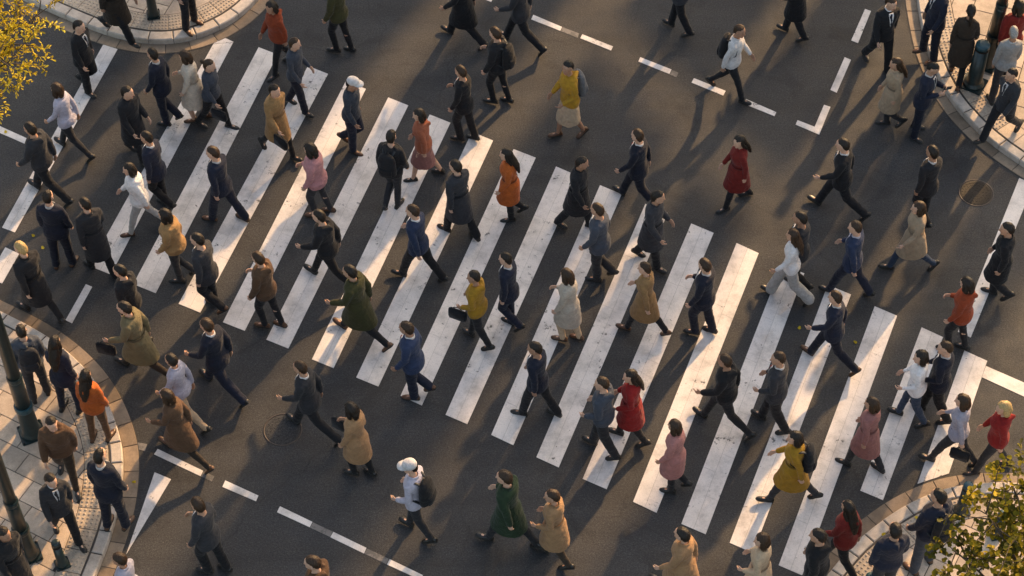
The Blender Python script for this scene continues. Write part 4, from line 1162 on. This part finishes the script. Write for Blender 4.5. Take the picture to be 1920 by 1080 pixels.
CROWD = [
 # standing, sharp in the photograph
 dict(head=(87,360), face=82, pose='stand', sex='m', top=(J,'navy'), bot=('suit','navy'), hair=('crop','d'), h=1.70, shoe='b', skin_i=0, collar='white', label='man in navy suit standing still on the road near the left edge', group='people standing still'),
 dict(head=(184,846), face=70, pose='stand', sex='m', top=(J,'navy'), bot=('suit','navy'), hair=('crop','d'), h=1.86, z=.12, shoe='b', skin_i=0, collar='white', label='man in navy suit waiting at the kerb beside the white triangle', group=KW),
 dict(head=(100,634), face=68, pose='stand2', sex='f', top=(J,'navy'), bot=('slim','navy'), hair=('long','d'), h=1.70, z=.12, skin_i=0, label='woman with long dark hair in navy trouser suit on left corner', group=KW),
 dict(head=(158,697), face=75, pose='stand', sex='f', top=(HOOD,'orange'), bot=('slim','brown'), hair=('long','d'), h=1.62, z=.12, shoe='b', label='woman with long dark hair in bright orange jacket at left kerb', group=KW),
 dict(head=(1757,121), face=-28, pose='phone', sex='m', top=(J,'navy'), bot=('suit','navy'), hair=('crop','k'), h=1.64, skin_i=1, collar='white', label='man in dark suit looking down at phone beside the upper right kerb', extra=[phone('small dark phone in the hands of the suited man')], group='people standing still'),
 dict(head=(1766,-34), face=200, pose='stand2', sex='m', top=(J,'navy'), bot=('suit','navy'), hair=('crop','k'), z=.12, h=1.70, shoe='b', label='man in dark suit cut off by the top edge, upper right corner', group=KW),
 dict(head=(1823,10), face=72, pose='wF', sex='f', top=(COAT,'darkbrown'), bot=('slim','black'), hair=('tail','d'), z=.12, h=1.62, shoe='b', label='woman in dark brown coat with ponytail seen from behind, upper right corner', group=KW),
 dict(head=(1763,921), face=120, pose='stand2', sex='m', top=(HOOD,'navy'), bot=('suit','slate'), hair=('short','k'), z=.12, h=1.86, shoe='b', extra=[backpack(BK,'black backpack on the man in navy top, lower right corner')], label='man in navy top wearing black backpack, lower right corner', group=KW),
 dict(head=(1681,986), face=105, pose='stand', sex='m', top=(HOOD,'navy'), bot=('suit','charcoal'), hair=('short','d'), z=.12, h=1.74, label='person in plain navy top without a bag, lower right corner', group=KW),
 dict(head=(37,612), face=110, pose='stand', sex='m', top=(HOOD,'slate'), bot=('suit','charcoal'), hair=('crop','d'), z=.12, h=1.66, extra=[backpack(C['charcoal'],'dark backpack behind the lamp post at left corner',None)], label='man in slate jacket with backpack beside the left lamp post', group=KW),
 dict(head=(94,786), face=280, pose='wF', sex='m', top=(HOOD,'brown'), bot=('slim','darkbrown'), hair=('short','d'), z=.12, h=1.66, label='person in brown top walking on the left corner below the lamp post', group=KW),
 dict(head=(93,892), face=-60, pose='wF', sex='m', top=(J,'charcoal'), bot=('suit','black'), hair=('short','d'), z=.12, h=1.68, label='person in charcoal suit walking past the small bollard', group=KW),
 dict(head=(4,992), face=-40, pose='wF', sex='m', top=(COAT,'black'), bot=('suit','black'), hair=('short','d'), z=.12, label='person in black coat at the bottom left edge behind the lamp post', group=KW),
 dict(head=(338,-84), face=-40, pose='stand2', sex='m', top=(J,'charcoal'), bot=('suit','black'), hair=('short','k'), z=.12, shoe='b', label='legs of person in dark trousers standing on the upper left corner', group=KW),
 dict(head=(205,-62), face=-30, pose='wA', sex='m', top=(COAT,'darkbrown'), bot=('suit','black'), hair=('short','k'), z=.12, label='person in dark coat at the top edge left of the green post', group=KW),
 dict(head=(1912,2), face=90, pose='wF', sex='f', top=(HOOD,'darkred'), bot=('slim','black'), hair=('bob','d'), z=.12, h=1.6, label='person in dark red top at the upper right edge', group=KW),
 dict(head=(1903,52), face=95, pose='stand', sex='m', top=(SHIRT,'lightgrey'), bot=('suit','charcoal'), hair=('crop','g'), z=.12, h=1.62, label='grey haired person in pale shirt at the upper right edge', group=KW),
 dict(head=(1900,130), face=215, pose='wA', sex='m', top=(J,'charcoal'), bot=('suit','black'), hair=('short','k'), z=.12, h=1.62, label='person in charcoal suit walking right of the upper right bollard', group=KW),
 # left part of the crosswalk
 dict(head=(146,40), face=DR, pose='wC', sex='m', top=(J,'black'), bot=('suit','black'), hair=('short','d'), label='person in black suit next to the yellow tree at upper left'),
 dict(head=(104,158), face=UL, pose='wA', sex='f', top=(SHIRT,'lavender'), bot=('slim','charcoal'), hair=('bob','b'), label='person in lavender shirt at the leftmost long stripe'),
 dict(head=(236,163), face=DR-10, pose='wB', sex='m', top=(COAT,'black'), bot=('slim','black'), hair=('short','d'), label='person in black coat between the two leftmost long stripes'),
 dict(head=(344,96), face=UL+20, pose='wA', sex='f', top=(COAT,'cream'), bot=('skirt','cream'), hair=('bob','b'), shoe='b', label='woman in cream coat and skirt just below the upper left kerb'),
 dict(head=(284,92), face=UL, pose='wD', sex='m', top=(J,'navy'), bot=('suit','navy'), hair=('short','d'), label='person in navy suit left of the woman in cream'),
 dict(head=(391,113), face=DR, pose='wF', sex='f', top=(SHIRT,'slate'), bot=('slim','black'), hair=('bun','b'), extra=[handbag(BK,'black bag carried right of the woman in cream',0)], label='person in slate shirt with black bag, right of the woman in cream'),
 dict(head=(54,232), face=UL, pose='wA', sex='m', top=(HOOD,'charcoal'), bot=('suit','black'), hair=('short','d'), label='person in charcoal top near the left stop line'),
 dict(head=(272,248), face=UL, pose='wC', sex='m', top=(J,'navy'), bot=('suit','black'), hair=('short','d'), label='person in navy jacket directly above the white padded jacket'),
 dict(head=(156,372), face=UL-30, pose='wF', sex='m', top=(COAT,'charcoal'), bot=('suit','black'), hair=('short','d'), label='person in charcoal coat right of the standing suited man at left'),
 dict(head=(240,308), face=UL+35, pose='wB', sex='f', top=(PUFF,'white'), bot=('slim','lightgrey'), hair=('bob','d'), shoe='b', label='person in white padded jacket and pale trousers on the left stripes'),
 dict(head=(397,277), face=UL, pose='wF', sex='m', top=(J,'navy'), bot=('suit','navy'), hair=('short','b'), shoe='b', collar='white', label='person in navy suit on the third long stripe from the left'),
 dict(head=(308,394), face=UL+10, pose='wD', sex='f', top=(PUFF,'camel'), bot=('slim','charcoal'), hair=('bob','d'), label='person in camel padded jacket on the left stripes'),
 dict(head=(368,440), face=UL, pose='wC', sex='m', top=(J,'charcoal'), bot=('suit','black'), hair=('short','d'), shoe='b', label='person in charcoal suit just right of the camel padded jacket'),
 dict(head=(36,456), face=UL-14, pose='wB', sex='m', top=(COAT,'black'), bot=('slim','black'), hair=('short','y'), label='fair haired person in black coat near the left corner kerb'),
 dict(head=(222,498), face=UL, pose='wC', sex='m', top=(HOOD,'black'), bot=('slim','black'), hair=('short','k'), label='person in black hooded top below the left stripes'),
 dict(head=(231,568), face=UL+8, pose='wE', sex='m', top=(COAT,'khaki'), bot=('slim','darkbrown'), hair=('short','d'), extra=[handbag(BK,'black bag carried by the person in khaki coat',1)], label='person in khaki coat striding beside the left corner'),
 dict(head=(385,600), face=UL-8, pose='wE', sex='m', top=(J,'navy'), bot=('suit','navy'), hair=('short','b'), label='striding person in navy suit below the left stripes'),
 dict(head=(319,666), face=UL, pose='wA', sex='f', top=(SHIRT,'lavender'), bot=('slim','beige'), hair=('short','d'), label='person in lavender shirt beside the left corner kerb'),
 dict(head=(311,733), face=UL-4, pose='wE', sex='f', top=(COAT,'brown'), bot=('slim','darkbrown'), hair=('bob','b'), shoe='b', label='person in brown coat above the white lane dash at lower left'),
 # upper middle
 dict(head=(507,4), face=UL+60, pose='wF', sex='f', top=(HOOD,'rust'), bot=('slim','black'), hair=('bob','d'), label='person in rust red top beside the upper left kerb'),
 dict(head=(551,72), face=DR, pose='wA', sex='m', top=(SHIRT,'slate'), bot=('suit','navy'), hair=('short','b'), label='person in slate shirt right below the rust red top'),
 dict(head=(622,-44), face=UL, pose='wE', sex='m', top=(HOOD,'olive'), bot=('slim','black'), hair=('short','d'), label='person in olive top at the top edge'),
 dict(head=(514,160), face=DR-15, pose='wB', sex='m', top=(COAT,'camel'), bot=('slim','black'), hair=('short','d'), extra=[handbag(BK,'black bag carried by the person in camel coat',0)], label='person in camel coat with black bag on the fourth long stripe'),
 dict(head=(660,147), face=DR+6, pose='wC', sex='m', top=(SHIRT,'slate'), bot=('suit','navy'), hair=('crop','d'), hat='cap', hatcol=(.52, .49, .48), shoe='b', label='person in white cap and slate shirt at the upper crosswalk edge'),
 dict(head=(862,124), face=UL, pose='wE', sex='m', top=(J,'black'), bot=('suit','black'), hair=('short','b'), label='person in black suit above the orange top, upper middle'),
 dict(head=(927,52), face=UL, pose='wB', sex='m', top=(HOOD,'black'), bot=('slim','black'), hair=('short','b'), extra=[backpack(BK,'black backpack in the upper middle near the lane dashes')], label='person in black top with backpack, upper middle'),
 dict(head=(784,206), face=UL+20, pose='wF', sex='f', top=(HOOD,'coral'), bot=('skirt','rose'), hair=('bob','d'), label='woman in coral top and rose skirt on the upper stripes'),
 dict(head=(733,246), face=70, pose='wC', sex='m', top=(HOOD,'black'), bot=('slim','charcoal'), hair=('short','d'), extra=[backpack(BK,'black backpack just left of the coral top')], label='person in black top with backpack left of the coral top'),
 dict(head=(861,-58), face=UL, pose='wA', sex='m', top=(COAT,'black'), bot=('suit','black'), hair=('short','d'), label='person in black coat at the top edge, left of the first lane dash'),
 dict(head=(968,-50), face=UL, pose='wE', sex='m', top=(J,'charcoal'), bot=('suit','black'), hair=('short','d'), label='person in charcoal suit at the top edge, beside the first lane dash'),
 dict(head=(1065,116), face=205, pose='wC', sex='f', top=(HOOD,'mustard'), bot=('skirt','beige'), hair=('short','k'), h=1.72, shoe='b', extra=[backpack(GY,'grey backpack on the person in mustard top')], label='person in mustard top with grey backpack and beige skirt'),
 dict(head=(1278,-82), face=UL, pose='wE', sex='m', top=(J,'charcoal'), bot=('suit','black'), hair=('short','d'), label='dark suited legs at the top edge above the lane dashes'),
 dict(head=(1388,48), face=DR, pose='wA', sex='m', top=(SHIRT,'white'), bot=('slim','black'), hair=('short','b'), extra=[backpack(BK,'black backpack over white shirt at upper right')], label='person in white shirt with black backpack, upper right'),
 dict(head=(1500,-70), face=UL, pose='wB', sex='m', top=(COAT,'black'), bot=('suit','black'), hair=('short','d'), label='person in black coat at the top edge, right of centre'),
 dict(head=(1673,-4), face=-70, pose='wF', sex='m', top=(J,'black'), bot=('suit','black'), hair=('short','b'), label='person in black suit between lane dashes and upper right kerb'),
 dict(head=(1682,110), face=UL+30, pose='wC', sex='f', top=(COAT,'beige'), bot=('slim','charcoal'), hair=('long','b'), label='woman in beige coat left of the man with phone'),
 dict(head=(1196,245), face=UL, pose='wA', sex='m', top=(J,'navy'), bot=('suit','navy'), hair=('short','b'), collar='white', label='person in navy suit with white collar above the crosswalk centre'),
 dict(head=(1387,256), face=UL+40, pose='wF', sex='f', top=(COAT,'darkred'), bot=('slim','black'), hair=('long','d'), label='woman in dark red coat with long hair, right of centre'),
 dict(head=(1582,262), face=UL+6, pose='wE', sex='m', top=(J,'black'), bot=('suit','black'), hair=('short','d'), collar='white', label='striding person in black suit with white collar, right'),
 dict(head=(1750,276), face=UL-30, pose='wC', sex='m', top=(J,'black'), bot=('suit','black'), hair=('short','d'), label='person in black suit left of the manhole cover at right'),
 dict(head=(1725,380), face=UL+34, pose='wA', sex='f', top=(COAT,'beige'), bot=('slim','jeans'), hair=('bob','b'), label='person in beige coat and jeans, lower left of the manhole'),
 # middle of the crosswalk
 dict(head=(579,270), face=UL+14, pose='wA', sex='f', top=(PUFF,'pink'), bot=('slim','charcoal'), hair=('bob','d'), shoe='b', label='person in pink padded jacket on the left middle stripes'),
 dict(head=(597,396), face=UL, pose='wE', sex='m', top=(HOOD,'black'), bot=('slim','black'), hair=('short','d'), label='person in black top directly below the pink padded jacket'),
 dict(head=(853,302), face=UL-20, pose='wF', sex='m', top=(COAT,'charcoal'), bot=('suit','black'), hair=('short','d'), label='person in charcoal coat left of the orange red coat'),
 dict(head=(950,281), face=UL+24, pose='wD', sex='f', top=(COAT,'orange'), bot=('slim','black'), hair=('long','d'), label='woman in orange red coat at the upper crosswalk edge'),
 dict(head=(773,386), face=UL, pose='wB', sex='m', top=(J,'blue'), bot=('suit','black'), hair=('short','b'), collar='white', label='person in blue suit jacket in the centre of the crosswalk'),
 dict(head=(888,510), face=UL, pose='wA', sex='f', top=(HOOD,'mustard'), bot=('slim','black'), hair=('short','d'), extra=[handbag(BK,'dark bag beside the mustard top in the crosswalk centre',1)], label='person in mustard top in the centre of the crosswalk'),
 dict(head=(947,476), face=UL, pose='wC', sex='m', top=(J,'navy'), bot=('suit','navy'), hair=('short','d'), label='person in navy suit just right of the mustard top, centre'),
 dict(head=(481,474), face=UL, pose='wB', sex='m', top=(HOOD,'brown'), bot=('slim','black'), hair=('short','b'), shoe='b', label='person in brown top on the left middle stripes'),
 dict(head=(655,500), face=UL, pose='wE', sex='m', top=(COAT,'olive'), bot=('slim','black'), hair=('short','d'), shoe='b', label='person in olive coat striding on the left middle stripes'),
 dict(head=(1092,296), face=DR, pose='wF', sex='m', top=(COAT,'black'), bot=('suit','black'), hair=('short','d'), label='person in black coat at the upper edge of the middle stripes'),
 dict(head=(1121,384), face=UL, pose='wD', sex='m', top=(J,'slate'), bot=('suit','charcoal'), hair=('short','b'), label='person in slate jacket right of the crosswalk centre'),
 dict(head=(1234,360), face=DR, pose='wA', sex='m', top=(COAT,'charcoal'), bot=('suit','black'), hair=('short','d'), label='person in charcoal coat below the navy suit, upper crosswalk edge'),
 dict(head=(1209,494), face=UL, pose='wB', sex='f', top=(COAT,'camel'), bot=('slim','black'), hair=('short','b'), shoe='b', label='person in camel coat right of the crosswalk centre'),
 dict(head=(1321,487), face=UL, pose='wA', sex='m', top=(J,'navy'), bot=('suit','navy'), hair=('short','b'), label='person in navy suit right of the camel coat, mid crosswalk'),
 dict(head=(1062,506), face=UL, pose='wE', sex='f', top=(COAT,'cream'), bot=('slim','beige'), hair=('bob','b'), shoe='b', label='person in cream coat in the middle of the crosswalk'),
 dict(head=(1502,400), face=UL, pose='wC', sex='m', top=(J,'charcoal'), bot=('suit','black'), hair=('short','d'), label='person in charcoal suit behind the woman in white blouse'),
 dict(head=(1488,432), face=UL+12, pose='wA', sex='f', top=(SHIRT,'white'), bot=('wide','lightgrey'), hair=('long','b'), label='woman in white blouse with long brown hair, right stripes'),
 dict(head=(1605,417), face=UL, pose='wB', sex='m', top=(J,'blue'), bot=('suit','navy'), hair=('short','b'), collar='lavender', label='person in blue suit right of the woman in white blouse'),
 dict(head=(1891,420), face=UL+10, pose='wC', sex='m', top=(COAT,'black'), bot=('suit','black'), hair=('short','d'), label='person in black coat on the lane line at the right edge'),
 dict(head=(1814,522), face=UL, pose='wE', sex='f', top=(HOOD,'rust'), bot=('slim','black'), hair=('bob','d'), label='person in rust top at the end of the right lane line'),
 dict(head=(762,606), face=UL+8, pose='wD', sex='m', top=(J,'blue'), bot=('suit','navy'), hair=('short','b'), collar='white', shoe='b', label='person in blue suit at the lower edge of the middle stripes'),
 dict(head=(561,680), face=UL, pose='wE', sex='m', top=(J,'charcoal'), bot=('suit','black'), hair=('short','b'), label='striding person in charcoal suit above the lower manhole cover'),
 dict(head=(656,757), face=UL-6, pose='wB', sex='f', top=(COAT,'tan'), bot=('slim','black'), hair=('bob','d'), extra=[handbag(BK,'black bag carried by the person in tan coat, lower middle',0)], label='person in tan coat with black bag, lower middle'),
 dict(head=(1002,644), face=UL, pose='wF', sex='m', top=(J,'navy'), bot=('suit','black'), hair=('short','d'), label='person in navy jacket on the lower middle stripes'),
 dict(head=(1183,696), face=UL+14, pose='wC', sex='f', top=(COAT,'red'), bot=('slim','black'), hair=('long','d'), label='woman in bright red coat on the lower right stripes'),
 dict(head=(1129,710), face=UL, pose='wA', sex='m', top=(HOOD,'slate'), bot=('suit','charcoal'), hair=('short','b'), label='person in slate top just left of the bright red coat'),
 dict(head=(1360,667), face=UL, pose='wE', sex='m', top=(HOOD,'black'), bot=('slim','black'), hair=('short','b'), label='person in black top right of the bright red coat'),
 dict(head=(1461,663), face=UL, pose='wB', sex='m', top=(J,'charcoal'), bot=('suit','black'), hair=('short','b'), label='person in charcoal suit on the lower right stripes'),
 dict(head=(1567,548), face=UL, pose='wE', sex='m', top=(J,'navy'), bot=('suit','navy'), hair=('short','b'), shoe='b', label='striding person in navy suit on the right stripes'),
 dict(head=(1729,660), face=UL+10, pose='wA', sex='f', top=(SHIRT,'white'), bot=('slim','jeans'), hair=('bob','d'), label='person in white shirt on the rightmost stripes'),
 dict(head=(1775,643), face=UL, pose='wC', sex='m', top=(J,'navy'), bot=('suit','black'), hair=('short','b'), label='person in navy jacket beside the right stop line'),
 dict(head=(1808,743), face=UL, pose='wB', sex='f', top=(SHIRT,'lavender'), bot=('slim','charcoal'), hair=('bob','b'), extra=[handbag(BK,'dark bag left of the blond person at the right edge',1)], label='person in lavender shirt on the last stripe at right'),
 dict(head=(1884,756), face=UL+20, pose='wF', sex='f', top=(HOOD,'red'), bot=('slim','charcoal'), hair=('bob','y'), label='blond person in red top at the right edge'),
 dict(head=(1636,748), face=UL-12, pose='wF', sex='f', top=(COAT,'rose'), bot=('slim','charcoal'), hair=('bob','b'), label='person in dusty rose coat on the right stripes'),
 dict(head=(1493,812), face=UL+16, pose='wB', sex='f', top=(COAT,'mustard'), bot=('slim','charcoal'), hair=('bob','d'), extra=[backpack(BK,'black backpack on the mustard coat, lower right stripes')], label='person in mustard coat with black backpack, lower right stripes'),
 dict(head=(1266,790), face=UL, pose='wD', sex='f', top=(COAT,'rose'), bot=('slim','black'), hair=('bob','b'), label='person in rose brown coat below the bright red coat'),
 dict(head=(1593,944), face=UL-20, pose='wA', sex='f', top=(HOOD,'darkred'), bot=('slim','black'), hair=('long','d'), label='woman in dark red top beside the lower right kerb'),
 dict(head=(1536,996), face=UL, pose='wC', sex='m', top=(HOOD,'black'), bot=('slim','black'), hair=('short','d'), label='person in black top at the bottom edge beside lower right kerb'),
 dict(head=(1430,1004), face=UL, pose='wB', sex='f', top=(COAT,'beige'), bot=('slim','black'), hair=('bob','b'), label='person in beige coat at the bottom edge, right of centre'),
 dict(head=(1281,994), face=UL, pose='wA', sex='f', top=(COAT,'tan'), bot=('slim','black'), hair=('short','d'), label='person in tan coat at the bottom edge, right of centre'),
 dict(head=(1036,922), face=UL, pose='wE', sex='f', top=(COAT,'tan'), bot=('slim','darkbrown'), hair=('short','b'), label='person in tan coat at the bottom edge near the centre'),
 dict(head=(946,886), face=UL, pose='wB', sex='m', top=(COAT,'green'), bot=('slim','black'), hair=('short','b'), label='person in dark green coat left of the tan coat, bottom centre'),
 dict(head=(769,866), face=UL, pose='wE', sex='m', top=(SHIRT,'lavender'), bot=('slim','charcoal'), hair=('crop','d'), hat='cap', hatcol=(.52, .49, .48), extra=[backpack(BK,'black backpack below the white cap, bottom middle')], label='person in white cap and lavender shirt, bottom middle'),
 dict(head=(367,936), face=UL, pose='wB', sex='m', top=(J,'charcoal'), bot=('suit','black'), hair=('short','b'), label='person in charcoal suit between lane dashes and bottom edge, left'),
 dict(head=(584,1046), face=UL, pose='wF', sex='m', top=(HOOD,'brown'), bot=('suit','black'), hair=('short','b'), label='brown haired person cut off by bottom edge below the lane dashes'),
 dict(head=(220,1040), face=UL, pose='wF', sex='f', top=(SHIRT,'lavender'), bot=('suit','charcoal'), hair=('short','b'), label='person in lavender shirt cut off by the bottom edge near the triangle'),
]
for d in CROWD: person(**d)
bpy.data.scenes.remove(TMPS)
